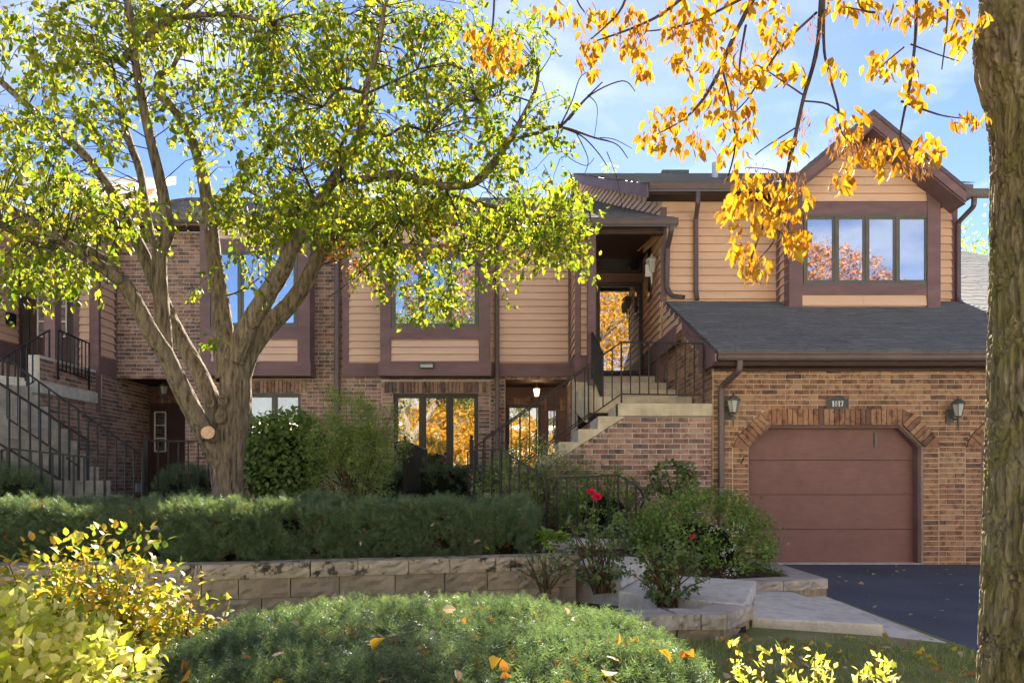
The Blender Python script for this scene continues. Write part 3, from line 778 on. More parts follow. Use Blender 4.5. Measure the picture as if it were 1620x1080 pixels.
for i in range(6):
    z = vz0 + .02 + i * (vz1 - vz0) / 6; m_ = MB(); m_.bar((vx - .18, bayY - .068, z + .02), (vx + .18, bayY - .068, z + .02), .05, .012, up=(0, -.5, .8)); m_.build('vent_slat', trim_m, vent)
# main upper roof
ey, ez = 14.1, 7.09; esl = .45; rdy = 21.0; rdz = ez + esl * (rdy - ey)
ur = MB(); ul = 2.66
ur.prism([(ul, ey, ez - .04), (8.95, ey, ez - .04), (8.95, rdy, rdz - .04), (1.75, rdy, rdz - .04)], (0, 0, -.14))
ur.prism([(1.75, rdy + .01, rdz - .04), (8.95, rdy + .01, rdz - .04), (8.95, 27, rdz - 3), (1.75, 27, rdz - 3)], (0, 0, -.14))
uroof = ur.build('upper_roof', roof_m, A)
vv = Vector((0, 1, esl)).normalized()
ratio = (ul - 1.75) / (rdy - ey)
shingle_roof(uroof, (1.75, ey - .02, ez - .04), (1,0,0), vv, 8.95 - 1.75, (rdy - ey) / vv.y, .15, .34, roof_m, 0,
             trim=lambda a, s: 1.75 + a > ul - ratio * s * vv.y and not (1.75 + a > rxl + .1 and s < 2.2 and abs(1.75 + a - gxm) < 1.9 - s * .55))
rp = MB(); rp.prism([(ul - .012, ey - .01, ez - .03), (1.738, rdy, rdz - .03), (1.738, rdy, rdz - .26), (ul - .012, ey - .01, ez - .30)], (-.03, -.004, 0))
rp.build('upper_rake_board', trim_m, A)
# wall that stands above the porch roof, clad in narrow boards
sw0, sw1 = Vector((3.03, wallY + .05, 0)), Vector((1.98, rdy, 0)); dsw = (sw1 - sw0); lsw = dsw.length; nsw = Vector((dsw.y * -1, dsw.x, 0)).normalized()
ws = MB(); ws.prism([sw0 + Vector((0,0,6.2)), sw1 + Vector((0,0,8.8)), sw1 + Vector((0,0,rdz - .3)), sw0 + Vector((0,0,ez - .1))], -nsw * .1)
swall = ws.build('clerestory_wall', siding_m, A)
u_sw = U(nsw)                                             # runs from the far end to the near end
siding(swall, sw0 + nsw * .004, nsw, -lsw, 0, 6.2, 9.9, .145, siding_m,
       lambda z: [(-99, -lsw if z > 8.8 else min(0, -(z - 6.2 + .35) / 2.6 * lsw)), (min(0, -max(0, (z - (ez - .22))) / (rdz - ez) * lsw), 99)])
sf = MB(); sf.box(ul + .02, rxl + .2, ey + .11, wallY - .04, ez - .20, ez - .18); sf.box(ul + .02, rxl, ey + .09, ey + .11, ez - .2, ez - .05)
sf.box(rxr - .1, 9.1, ey + .11, wallY - .04, ez - .20, ez - .18); sf.build('upper_soffit', soffit_m, A)
gutter(A, ul + .0, rxl + .55, ey - .04, ez - .0, 'upper_gutter', .15)
gutter(A, rxr + .02, PX(1562, 14.0), 13.85, PZ(298, 13.85), 'upper_gutter', .14)
spout(A, [P(1104, 303, ey + .03), P(1104, 322, ey + .03), P(1101, 345, wallY - .08), P(1101, 462, wallY - .08), P(1103, 474, wallY - .13)])
spout(A, [P(1541, 312, 13.95), P(1541, 326, 13.95), P(1516, 352, wallY - .08), P(1516, 474, wallY - .08), P(1522, 481, wallY - .3)])
vp = MB(); c = P(1131, 286, 17); vp.tube([c, (c[0], 17, c[2] + .42)], .07, 10); vp.build('vent_pipe', flash_m, A)
vp = MB(); c = P(1062, 275, 20.4); vp.box(c[0] - .3, c[0] + .45, 20.2, 20.6, c[2] - .2, c[2] + .03); vp.build('roof_vent', lamp_metal, A)

# entrance porch of this house
py0 = 14.15; pz0 = PZ(345, py0)
pr = MB(); px1 = PX(1070, py0); plx = 1.0
pw_ = esl; prY = 21.0; prz = pz0 + pw_ * (prY - py0)
pr.prism([(plx, py0, pz0 - .03), (px1, py0, pz0 - .03), (3.0, wallY + .3, pz0 - .03 + pw_ * (wallY + .3 - py0)), (1.95, prY, prz - .03), (plx, prY, prz - .03)], (0, 0, -.13))
prf = pr.build('porch_roof', roof_m, A)
shingle_roof(prf, (plx, py0 - .02, pz0 - .03), (1,0,0), vv, px1 - plx, (prY - py0) / vv.y, .15, .32, roof_m, 0,
             trim=lambda a, s: (plx + a < 3.0 - max(0, s * vv.y - .7) * .167) or s < .4)
gutter(A, PX(905, py0), px1 + .03, py0 - .04, pz0, 'porch_gutter', .14)
spout(A, [P(1062, 357, py0 + .03), P(1062, 366, py0 + .03), P(1056, 392, wallY - .09), P(1055, 455, wallY - .09), P(1062, 468, wallY - .12), P(1082, 470, wallY - .3)], .045)
pt = MB(); pt.box(PX(929, 14.45), PX(942, 14.45), 14.36, 14.53, 3.2, PZ(372, 14.45)); pt.build('porch_post', trim_m, A)
pt = MB(); pt.box(PX(905, 14.45), 3.0, 14.38, 14.51, PZ(372, 14.45) + .002, PZ(357, 14.45)); pt.box(PX(905, 14.4), px1 - .03, py0 + .10, py0 + .13, PZ(357, 14.3), pz0 - .03)
pt.build('porch_beam', soffit_m, A)
MB().box(1.3, 3.0, 14.3, 16.7, PZ(357, 14.45) + .004, PZ(357, 14.45) + .03).build('porch_ceiling', soffit_m, A)
wg = MB(); wgx = 1.28
wg.box(wgx, wgx + .12, wallY + .02, 16.7, 3.45, 6.3); wg.box(wgx + .12, PX(929, 14.6), wallY + .02, wallY + .14, 3.45, 6.3)
wing = wg.build('porch_wing_wall', siding_m, A)
siding(wing, (0, wallY + .016, 0), NY, PX(919, wallY), PX(929, wallY) + .02, 3.8, 6.25, lapA, siding_m)
siding(wing, (wgx - .002, 0, 0), NL, -15.5, -wallY - .0, 3.83, 6.25, lapA, siding_m)
t = MB(); t.box(wgx - .02, PX(919, wallY), wallY - .03, wallY + .014, 3.3, 6.3); t.box(wgx - .035, wgx - .004, wallY + .02, 15.46, 3.5, 3.82)
t.box(wgx + .08, PX(929, wallY), wallY - .02, wallY + .012, 3.3, 3.8); t.build('wing_trim', trim_m, A)
# entrance door
dY = 16.62
bk = MB(); bk.box(1.42, 3.0, dY + .03, dY + .13, 3.2, 6.5); bk.build('porch_back_wall', trim_m, A)
dx0, dx1, dz0, dz1 = PX(944, dY), PX(1015, dY), PZ(592, dY), PZ(450, dY)
fr = MB(); e = .07
fr.box(dx0, dx0 + e, dY - .05, dY + .028, dz0, dz1); fr.box(dx1 - e, dx1, dY - .05, dY + .028, dz0, dz1); fr.box(dx0 + e, dx1 - e, dY - .05, dY + .028, dz1 - e, dz1)
fr.box(dx0 + e, dx1 - e, dY - .05, dY + .028, dz0, dz0 + .08)
door = fr.build('entrance_door', frame_dk, A)
dl = MB(); dl.box(dx0 + e, dx1 - e, dY + .0, dY + .028, dz0 + .08, dz1 - e); dl.build('door_leaf', door_m, door)
MB().box(dx0 + e, dx1 - e, dY - .034, dY - .030, dz0 + .08, dz1 - e).build('storm_glass', glass_lo, door)
gd = MB(); g0, g1, h0, h1 = dx0 + .16, dx1 - .2, PZ(533, dY), PZ(461, dY)
for i in range(4): x = g0 + i * (g1 - g0) / 3; gd.box(x - .012, x + .012, dY - .018, dY - .002, h0, h1)
for i in range(4): z = h0 + i * (h1 - h0) / 3; gd.box(g0, g1, dY - .016, dY - .003, z - .012, z + .012)
gd.build('door_grille', white_m, door)
hn = MB(); hn.box(dx0 + .05, dx0 + .065, dY - .09, dY - .05, dz0 + 1.0, dz0 + 1.15); hn.build('door_handle', iron_m, door)
window(A, PX(943, dY), PX(1016, dY), PZ(432, dY), PZ(388, dY), dY - .03, 1, frame_dk, glass_dim, None, depth=.05, name='transom_window')
cs = MB(); cs.box(PX(1016, dY) + .004, 2.975, dY - .05, dY + .028, 3.3, 6.3); cs.box(1.42, dx0 - .004, dY - .045, dY + .028, 3.3, 6.3)
cs.box(dx0, dx1, dY - .045, dY + .028, PZ(447, dY), PZ(433, dY)); cs.build('door_casing', trim_m, A)
sw_ = MB(); sw_.box(2.975, 3.014, 15.55, 15.95, PZ(475, 15.7), PZ(372, 15.7)); sw_.build('side_window_casing', trim_m, A)
MB().box(2.962, 2.973, 15.62, 15.88, PZ(468, 15.7), PZ(380, 15.7)).build('side_window', glass_dim, A)
lantern('porch_lamp', 'pale wall lantern beside the upstairs entrance door', (2.88, 15.0, PZ(421, 15.0)), 15.0, s=1.1, lamp_metal=white_m)

# lanterns and plaque by the garage
lantern('garage_lamp', 'weathered lantern on brick beside the downspout, near the garage door', P(1160, 642, GY - .16), GY - .02, 'lanterns on the garage wall', .95)
lantern('garage_lamp', 'weathered lantern on brick between the two garage doors', P(1516, 648, GY - .16), GY - .02, 'lanterns on the garage wall', .95)
pl = thing('number_plaque', 'dark cast plaque with white number 1017 above the garage door', 'plaque', P(1323, 645, GY - .03))
cx_, cz_ = PX(1323.5, GY), PZ(637.5, GY); hw, hh = .165, .085
def arch(w_, zb, zt, rise, y): 
    pts = [(cx_ - w_, y, zb), (cx_ + w_, y, zb), (cx_ + w_, y, zt)]
    for i in range(13):
        a = math.pi * i / 12; pts.append((cx_ + w_ * .66 * math.cos(a), y, zt + rise * math.sin(a)))
    pts.append((cx_ - w_, y, zt)); return pts
m_ = MB(); m_.prism(arch(hw, cz_ - hh, cz_ + .06, .05, GY - .012), (0, -.016, 0)); m_.build('plaque_body', plaque_m, pl)
m_ = MB()
for a, b in (((-hw, -hh), (hw, -hh)), ((-hw, -hh), (-hw, .06)), ((hw, -hh), (hw, .06)), ((-hw, .06), (-hw * .66, .06)), ((hw, .06), (hw * .66, .06))):
    m_.bar((cx_ + a[0], GY - .031, cz_ + a[1]), (cx_ + b[0], GY - .031, cz_ + b[1]), .012, .012)
ar = [(cx_ + hw * .66 * math.cos(math.pi * i / 12), GY - .031, cz_ + .06 + .05 * math.sin(math.pi * i / 12)) for i in range(13)]
m_.tube(ar, .007, 6); m_.build('plaque_rim', lamp_metal, pl)
def digits(mb, txt, x, z, h, y, t, adv):
    """serif numerals from bars and rings, baseline z, height h"""
    s = h * .2
    def bx(a0, a1, b0, b1, X): mb.box(X + a0, X + a1, y, y - t, z + b0, z + b1)
    for ch in txt:
        if ch == '1':
            bx(adv*.36, adv*.36 + s, 0, h, x); bx(adv*.18, adv*.36 + s + adv*.18, 0, h*.07, x); bx(adv*.18, adv*.36, h*.86, h*.95, x)
        elif ch == '0':
            n = 24; o_, i_ = [], []
            for k in range(n):
                a = 2*math.pi*k/n; o_.append((x + adv*.48 + adv*.40*math.cos(a), z + h/2 + h/2*math.sin(a))); i_.append((x + adv*.48 + adv*.17*math.cos(a), z + h/2 + h*.43*math.sin(a)))
            vs = [(a, y - t, b) for a, b in o_] + [(a, y - t, b) for a, b in i_]
            mb.add(vs, [(k, (k+1) % n, n + (k+1) % n, n + k) for k in range(n)])
        elif ch == '7':
            bx(adv*.1, adv*.88, h*.82, h, x); bx(adv*.1, adv*.2, h*.68, h*.82, x)
            mb.prism([(x + adv*.88, y - t, z + h*.82), (x + adv*.62, y - t, z + h*.82), (x + adv*.28, y - t, z), (x + adv*.55, y - t, z)], (0, t, 0))
        elif ch == '5':
            bx(adv*.2, adv*.8, h*.86, h, x); bx(adv*.2, adv*.36, h*.45, h*.86, x); bx(adv*.36, adv*.7, h*.47, h*.6, x); bx(adv*.64, adv*.84, h*.1, h*.55, x); bx(adv*.15, adv*.7, 0, h*.13, x)
        x += adv
MB().box(3.32, 8.8, wallY + .25, 26, 0, 6.85).build('rear_sun_block', siding_m, A)  # unseen solid box added to keep sun out of the hollow house
MB().box(1.45, 3.1, 16.78, 26, 0, 6.6).build('rear_sun_block', siding_m, A)  # unseen filler behind the porch, added against sun leaking through
dg = MB(); digits(dg, '1017', cx_ - .093, cz_ - .055, .088, GY - .0285, .006, .047); dg.build('numerals', digit_m, pl)

# ------------------------------------------------------------------ brick and concrete stair up to the garage townhouse
ST = thing('entrance_stair', 'concrete stair with brick base rising to the right towards the upstairs door', 'stairs', (1.5, 11.8, .5))
LZ, SR, SRUN = 2.50, .20, .305; lx = PX(977, GY)
base = MB()
NST = 10
prof = [(GX0 - .004, .3), (GX0 - .004, LZ - .21), (lx + .13, LZ - .21)]
xe = lx + .13 - (LZ - .21 - .3) / .64
prof += [(xe, .3)]
base.prism([(x, GY + .03, z) for x, z in prof], (0, 1.05, 0))
base.box(1.33, 3.08, 12.38, 15.45, .3, 2.3)
bw = base.build('brick_base', mortar_pale, ST)
bs = []
lay(bs, (0, GY + .03, 0), NY, xe, GX0 - .006, .4, LZ - .215, lambda z: [(-9, lx + .13 - (LZ - .21 - z) / .64)])
lay(bs, (1.33, 0, 0), NL, -15.45, -12.40, .4, 2.30)
emit(bs, bw, brick_rose, 300)
MB().box(lx, GX0 - .004, GY - .01, 12.42, LZ - .2, LZ).build('landing_slab', conc_y, ST, bevel=.012)
sp = [(lx + .12, LZ - .2)]
for i in range(NST):
    x = lx - i * SRUN; z = LZ - i * SR
    if i == 0: sp.append((x, z - .0)); sp.append((x, z - SR)); continue
    sp.append((x - SRUN + SRUN, z)) if False else None
    sp.append((x, z)) if False else None
pts = [(lx - .002, LZ - .004)]
for i in range(1, NST):
    pts += [(lx - (i - 1) * SRUN - .002, LZ - i * SR), (lx - i * SRUN, LZ - i * SR)]
pts += [(lx - (NST - 1) * SRUN, LZ - NST * SR)]
pts += [(lx + .12 - (NST * SR - .2) / .64, LZ - NST * SR), (lx + .12, LZ - .205), (lx - .002, LZ - .203)]
stg = MB(); stg.prism([(x, GY - .008, z) for x, z in pts], (0, .15, 0)); stg.build('stringer', conc_y, ST)
for i in range(1, NST):
    m_ = MB(); x1 = lx - (i - 1) * SRUN; m_.box(x1 - SRUN, x1 - .004, GY + .145, 12.40, LZ - i * SR - .24, LZ - i * SR); m_.build('step', conc_m, ST, bevel=.01)
UP = [(2.74, 12.44), (3.0, 13.55), (3.25, 14.45), (3.5, 15.25)]
for i, (z, y) in enumerate(UP):
    y1 = UP[i+1][1] + .02 if i < 3 else 16.66
    MB().box(1.30, 3.09 if i < 3 else 3.0, y, y1, z - .28, z).build('step', conc_y, ST, bevel=.012)
sl_ = MB()
sl_.prism([(1.298, 12.42, 2.30), (1.298, 12.42, 2.74), (1.298, 13.5, 2.76), (1.298, 13.5, 3.02), (1.298, 14.4, 3.02), (1.298, 14.4, 3.27), (1.298, 15.2, 3.27), (1.298, 15.2, 3.5), (1.298, 15.45, 3.5), (1.298, 15.45, 2.9)], (-.05, 0, 0))
sl_.build('side_stringer', conc_y, ST)
a_, b_ = P(983, 541, GY + .06), P(1113, 543, GY + .06)
railing('stair_railing', 'black iron railing along the front of the brick stair and its landing',
        [(a_, b_, .81, .14), (a_, P(765, 694, GY + .06), .81, .0)], spacing=.14, base=(a_[0], a_[1], LZ))
z0_ = a_[2] - .34 * .70
railing('stair_railing', 'second iron railing behind, on the far side of the brick stair', [((1.3, 12.36, z0_), (-.75, 12.36, z0_ - 2.05 * .70), .80, .1)], spacing=.28, base=(1.3, 12.36, LZ))
railing('stair_railing', 'short iron railing climbing to the porch post of the upstairs door', [((1.56, 12.46, 3.46), (1.57, 14.30, 4.22), .82, .1)], spacing=.115, base=(1.56, 12.46, LZ))

# ------------------------------------------------------------------ middle townhouse
BY = 15.5
B = thing('middle_townhouse', 'middle townhouse with tan lap siding, brown trimmed bay window and recessed ground floor entry', 'house', (-1.5, BY, .5))
bx0, bx1 = -3.73, 1.27
zb0, zb1 = PZ(596, BY), PZ(575, BY)
lw = (PX(622, BY), PX(757, BY), PZ(752, BY), PZ(622, BY)); en = (PX(799, BY), 1.27, .3, PZ(598, BY))
wb = MB(); slab(wb, bx0, bx1, .3, 6.60, BY, .2, [lw, en]); wallB = wb.build('brick_wall', mortar_pale, B)
br = []
lz1 = PZ(602, BY); sd0 = lw[0] - .245
def exB(z):
    r = []
    if lw[2] < z < lw[3]: r.append((lw[0] - .245, lw[1] + .245))
    if lw[3] <= z < lw[3] + .25: r.append((lw[0] - .25, lw[1] + .25))
    if z < en[3]: r.append((en[0], 99))
    return r
lay(br, (0, BY, 0), NY, bx0, bx1, .6, zb0 + .02, exB)
lay(br, (0, BY, 0), NY, bx0, -3.60, zb0 + .02, 6.59)
lay(br, (0, BY, 0), NY, lw[0] - .245, lw[0], lw[2], lw[3], stack=True, L=.245, phase=(lw[0] - .245) % .245)
lay(br, (0, BY, 0), NY, lw[1], lw[1] + .245, lw[2], lw[3], stack=True, L=.245, phase=lw[1] % .245)
k = round((lw[1] - lw[0] + .5) / .081); xw = (lw[1] - lw[0] + .5) / k
for i in range(k): br.append((Vector((lw[0] - .25 + (i + .5) * xw, BY - .02, lw[3] + .125)), (xw - .011, .056, .236), (0, 0, 0)))
emit(br, wallB, brick_rose, 300)
window(B, *lw, BY + .06, 3, frame_dk, glass_lo, None, name='ground_floor_window', sash=.06)
MB().box(lw[0] - .05, lw[1] + .05, BY - .05, BY + .05, lw[2] - .07, lw[2]).build('window_ledge', conc_m, B)
lapB = 10.95 * BY / FPX
sidB = MB(); sidB.box(-3.55, 1.2, BY - .03, BY - .002, zb1, 6.59); sidB = sidB.build('upper_wall', siding_c, B)
BB = 15.1; bb0, bb1 = PX(602, BB), PX(775, BB)
siding(sidB, (0, BY - .032, 0), NY, -3.47, 1.19, zb1 + .01, 6.58, lapB, siding_c, lambda z: [(bb0 - .0, bb1 + .0)])
t = MB(); t.box(-3.6, 1.245, BY - .075, BY - .004, zb0, zb1); t.build('band_board', trim_m, B)
parts('corner_board', trim_m, B, [(-3.6, -3.46, BY - .07, BY - .033, zb1 + .002, 6.58), (PX(899, BY), 1.25, BY - .07, BY - .033, zb1 + .002, 6.58)])
MB().box(-3.7, 1.2, 17.0 + .15, 26, 0, 6.7).build('rear_sun_block', siding_c, B)  # unseen box added to stop sun entering from the back
MB().box(-3.7, 1.2, BY + .25, 17.0 + .14, 3.56, 6.5).build('upper_sun_block', dark_m, B)  # unseen dark block added above the entry against light leaks
def bay_window(H, x0, x1, w0, w1, wt, wb_, Yb, Yw, hint):
    """first-floor bay: px columns of its posts and window"""
    X0, X1 = PX(x0, Yb), PX(x1, Yb); zt = 6.59
    m = MB(); m.box(X0 + .02, X1 - .02, Yb, Yw - .035, PZ(595, Yb) + .03, zt); bay_ = m.build('bay_wall', siding_c, H)
    pz = PZ(573, Yb)
    parts('bay_post', trim_m, bay_, [(X0, PX(w0, Yb) - .01, Yb - .05, Yb - .003, pz + .003, zt), (PX(w1, Yb) + .01, X1, Yb - .05, Yb - .003, pz + .003, zt),
          (X0, X0 + .016, Yb, Yw - .08, pz + .003, zt), (X1 - .016, X1, Yb, Yw - .08, pz + .003, zt)])
    m = MB(); m.box(X0 - .03, X1 + .03, Yb - .09, Yw - .08, PZ(595, Yb), pz); m.build('bay_band', trim_m, bay_)
    e0, e1 = PX(w0, Yb) - .008, PX(w1, Yb) + .008
    parts('window_casing', trim_m, bay_, [(e0, e1, Yb - .045, Yb - .003, PZ(536, Yb), PZ(wb_, Yb) - .003), (e0, e1, Yb - .045, Yb - .003, PZ(wt, Yb) + .003, PZ(wt - 17, Yb))])
    siding(bay_, (0, Yb - .002, 0), NY, e0, e1, pz + .003, PZ(536, Yb), lapB, siding_c)
    siding(bay_, (0, Yb - .002, 0), NY, e0, e1, PZ(wt - 17, Yb), zt - .02, lapB, siding_c)
    window(H, PX(w0, Yb), PX(w1, Yb), PZ(wb_, Yb), PZ(wt, Yb), Yb - .04, 3, frame_m, glass_hi, 'vertical' if hint else None, depth=.03)
    fx = MB(); c = P((x0 + x1) / 2 - 13, 578, Yb - .12); fx.box(c[0] - .145, c[0] + .145, Yb - .19, Yb - .092, c[2] - .06, c[2] + .06)
    f2 = thing('band_light', ('shallow box light on the brown band under the ' + ('middle' if hint else 'left') + ' bay window'), 'light', (c[0], Yb - .1, c[2]))
    fx.build('housing', lamp_metal, f2, bevel=.012); MB().box(c[0] - .125, c[0] + .125, Yb - .196, Yb - .1902, c[2] - .05, c[2] + .012).build('lens', lamp_glass_m, f2)
bay_window(B, 602, 775, 620, 757, 404, 518, BB, BY, True)
# recessed entry
EY = 17.0
m = MB(); m.box(en[0] - .2, en[0] - .0, BY + .2, EY, .3, 3.5); m.box(en[0], 1.36, EY, EY + .1, .3, 3.5); m.build('entry_wall', trim_m, B)
ew = MB(); ew.box(1.27, 1.4, BY + .05, EY, .3, 3.5); ew = ew.build('entry_side_wall', mortar_pale, B)
eb = []; lay(eb, (1.27, 0, 0), NL, -EY, -BY - .06, .4, 3.45); emit(eb, ew, brick_rose, 60)
MB().box(en[0], 1.27, BY + .03, EY, en[3] + .004, en[3] + .03).build('entry_ceiling', soffit_m, B)
m = MB(); m.box(en[0], 1.27, BY + .3, EY - .004, .4, .62); m.build('entry_floor', conc_m, B)
eb = MB()
for i in range(18): x = en[0] + .04 + i * .077; eb.box(x, x + .066, EY - .03, EY - .003, 2.95, 3.25)
eb.build('entry_lintel', brick_rose, B)
fr = MB(); ex0, ex1, ez0, ez1 = PX(802, EY), PX(855, EY), .62, PZ(640, EY)
fr.box(ex0, ex0 + .06, EY - .06, EY - .003, ez0, ez1); fr.box(ex1 - .06, ex1, EY - .06, EY - .003, ez0, ez1); fr.box(ex0 + .06, ex1 - .06, EY - .06, EY - .003, ez1 - .08, ez1)
fr.box(ex0 + .06, ex1 - .06, EY - .06, EY - .003, ez0, ez0 + .25)
edoor = fr.build('entry_door', frame_dk, B)
MB().box(ex0 + .06, ex1 - .06, EY - .045, EY - .040, ez0 + .25, ez1 - .08).build('storm_glass', glass_lo, edoor)
MB().box(ex0 + .06, ex1 - .06, EY - .02, EY - .004, ez0 + .25, ez1 - .08).build('door_leaf', door_m, edoor)
sx0, sx1 = PX(866, EY), PX(879, EY)
MB().box(sx0, sx1, EY - .02, EY - .012, .9, PZ(650, EY)).build('sidelight', glass_dim, B)
sc_ = MB(); c = ((ex1 - .25), EY - .065, 1.55)
sc_.tube([(c[0] - .5 + .5 * i / 8 * 1.6, c[1], 1.62 + .12 * math.sin(i / 8 * 6.28)) for i in range(9)], .012, 6); sc_.build('door_scroll', iron_m, edoor)
nb = thing('door_number', 'small pale number 1015 on the sidelight of the recessed lower entry', 'number', (sx0, EY - .03, PZ(687, EY)))
dg = MB(); digits(dg, '1015', PX(867, EY), PZ(686, EY), .062, EY - .022, .004, .048); dg.build('numerals', digit_m, nb)
hl = thing('entry_lantern', 'lit glass lantern hanging in the dark recessed entry below the siding', 'hanging lamp', P(849, 619, 16.2))
c = P(849, 620, 16.2)
m = MB(); m.lathe([(.045, -.09), (.07, .07)], c, 6); m.build('glass_shade', glow_m, hl)
m = MB(); m.lathe([(.09, .07), (.06, .11), (.015, .14), (.008, .2)], c, 6); m.tube([(c[0], c[1], c[2] + .15), (c[0], c[1], en[3])], .008, 6)
for k in range(6):
    a = 6.283 * k / 6; m.bar((c[0] + .047 * math.cos(a), c[1] + .047 * math.sin(a), c[2] - .09), (c[0] + .073 * math.cos(a), c[1] + .073 * math.sin(a), c[2] + .07), .012, .012)
m.build('cap', lamp_metal, hl)
L = bpy.data.objects.new('entry_lantern_light', bpy.data.lights.new('entry_lantern_light', 'POINT')); COL.objects.link(L); L.data.energy = 1.0; L.data.color = (1, .75, .45)
L.data.shadow_soft_size = .06; L.location = (c[0], c[1] - .12, c[2] - .02); L.parent = None
# roof of the middle house
my0, mz0 = 15.0, pz0 + pw_ * .85
mr = MB(); mr.prism([(-3.9, my0, mz0 - .03), (1.0, my0, mz0 - .03), (1.0, prY, prz - .03), (-3.9, prY, prz - .03)], (0, 0, -.13))
mroof = mr.build('roof', roof_m, B)
shingle_roof(mroof, (-3.9, my0 - .02, mz0 - .03), (1,0,0), vv, 4.9, (prY - my0) / vv.y, .15, .32, roof_m, 0)
gutter(B, -3.9, PX(905, my0), my0 - .05, mz0 - .01)
MB().box(-3.7, 1.25, my0 + .10, BY - .004, mz0 - .19, mz0 - .17).build('soffit', soffit_m, B)
MB().box(-3.9, 1.25, my0 + .078, my0 + .098, mz0 - .20, mz0 - .05).build('fascia', trim_m, B)
spout(B, [P(786.5, 372, my0), (PX(786.5, BY - .12), BY - .12, PZ(385, BY)), (PX(786.5, BY - .12), BY - .12, 1.6)], .048)
spout(B, [P(533, 372, my0), (PX(533, BY - .1), BY - .1, PZ(385, BY)), (PX(533, BY - .1), BY - .1, 1.6)], .048)

# ------------------------------------------------------------------ left townhouse
C = thing('left_townhouse', 'left townhouse of rose brick with a bay window, dark recessed door and upstairs porch', 'house', (-8, BY, .5))
cx0, cx1, cxe = -8.45, -3.735, PX(293, BY)
lwc = (PX(390, BY), PX(476, BY), PZ(690, BY), PZ(622, BY)); enc = (cx0, cxe, .3, PZ(597, BY))
wc = MB(); slab(wc, cx0, cx1, .3, 6.6, BY, .2, [lwc, enc]); wc.box(cx0 - .2, cx0, 13.0, EY, .3, 3.55); wallC = wc.build('brick_wall', mortar_pale, C)
bc = []
cb0, cb1 = PX(316, BY), PX(492, BY)
def exC(z):
    r = []
    if z < enc[3]: r.append((-99, cxe))
    if z > PZ(597, BY): r.append((cb0 + .05, cb1 - .05))
    if lwc[2] < z < lwc[3]: r.append((lwc[0], lwc[1]))
    if lwc[3] <= z < lwc[3] + .25: r.append((lwc[0] - .12, lwc[1] + .12))
    return r
lay(bc, (0, BY, 0), NY, cx0, cx1, .6, 6.59, exC)
k = round((lwc[1] - lwc[0] + .24) / .081); xw = (lwc[1] - lwc[0] + .24) / k
for i in range(k): bc.append((Vector((lwc[0] - .12 + (i + .5) * xw, BY - .02, lwc[3] + .125)), (xw - .011, .056, .236), (0, 0, 0)))
lay(bc, (cx0, 0, 0), NR, 13.0, EY, .6, 3.5)
emit(bc, wallC, brick_rose, 300)
window(C, *lwc, BY + .05, 2, frame_m, glass_dim, 'flat', name='ground_floor_window')
bay_window(C, 318, 491, 335, 471, 397, 517, BB, BY, False)
m = MB(); m.box(cxe, cxe + .2, BY + .2, EY, .3, 3.5); m.box(cx0, cxe + .1, EY, EY + .1, .3, 3.5); m.build('entry_wall', trim_m, C)
MB().box(cx0, cxe, BY + .03, EY, enc[3] + .004, enc[3] + .03).build('entry_ceiling', soffit_m, C)
MB().box(cx0, cxe, BY, EY - .004, .4, .62).build('entry_floor', conc_m, C)
d0, d1, dt = PX(240, EY), PX(296, EY), PZ(638, EY)
m = MB(); m.box(d0, d1, EY - .05, EY - .003, .62, dt); edc = m.build('entry_door', door_dk, C)
m = MB(); g0, g1, h0, h1 = PX(247, EY), PX(264, EY), PZ(714, EY), PZ(652, EY)
for i in range(2): x = g0 + i * (g1 - g0); m.box(x - .014, x + .014, EY - .075, EY - .052, h0, h1)
for i in range(4): z = h0 + i * (h1 - h0) / 3; m.box(g0, g1, EY - .074, EY - .053, z - .014, z + .014)
m.build('door_grille', white_m, edc); MB().box(g0, g1, EY - .060, EY - .056, h0, h1).build('door_glass', glass_dim, edc)
parts('door_casing', trim_m, C, [(d1 + .01, d1 + .08, EY - .08, EY - .004, .62, dt + .06), (d0 - .08, d0 - .01, EY - .08, EY - .004, .62, dt + .06)])
MB().box(-12, -3.74, EY + .15, 26, 0, 6.7).build('rear_sun_block', siding_c, C)  # unseen bulk added to shut out sun from behind
MB().box(-8.4, -3.74, BY + .25, EY + .14, 3.56, 6.5).build('upper_sun_block', dark_m, C)  # dark unseen filler, added so no light leaks over the entry
MB().box(-12, -8.7, 15.75, EY + .14, 0, 6.7).build('rear_sun_block', siding_c, C)  # unseen box added behind the porch to block stray sun
eb = MB()
for i in range(18): x = cx0 + .1 + i * .077; eb.box(x, x + .066, EY - .03, EY - .003, 3.0, 3.3)
eb.build('entry_lintel', brick_rose, C)
lantern('entry_lamp', 'unlit lantern hanging in the dark left entry behind the tree', P(259, 617, 16.2), 16.3, s=.9)
# porch of the left house: wing, post, door, landing
wy = 14.8
m = MB(); m.box(cx0 - .12, cx0, wy, BY, 3.55, 6.4); m.box(PX(125, wy), PX(155, wy), wy + .02, wy + .14, 3.0, 6.4); wingC = m.build('porch_wing_wall', siding_c, C)
siding(wingC, (cx0 + .002, 0, 0), NR, wy + .05, BY - .06, 3.85, 6.3, lapA, siding_c)
siding(wingC, (0, wy + .016, 0), NY, PX(126, wy), PX(144, wy), 3.05, 6.3, lapA, siding_c)
t = MB(); t.box(PX(143, wy), PX(156, wy) + .02, wy - .04, wy + .05, 2.7, 6.4); t.box(cx0 + .003, cx0 + .04, wy + .06, BY - .03, 3.5, 3.84); t.box(cx0 + .003, cx0 + .035, BY - .10, BY - .03, 3.84, 6.4)
t.box(PX(117, wy), PX(126, wy), wy - .02, wy + .1, 3.05, 6.3); t.build('wing_trim', trim_m, C)
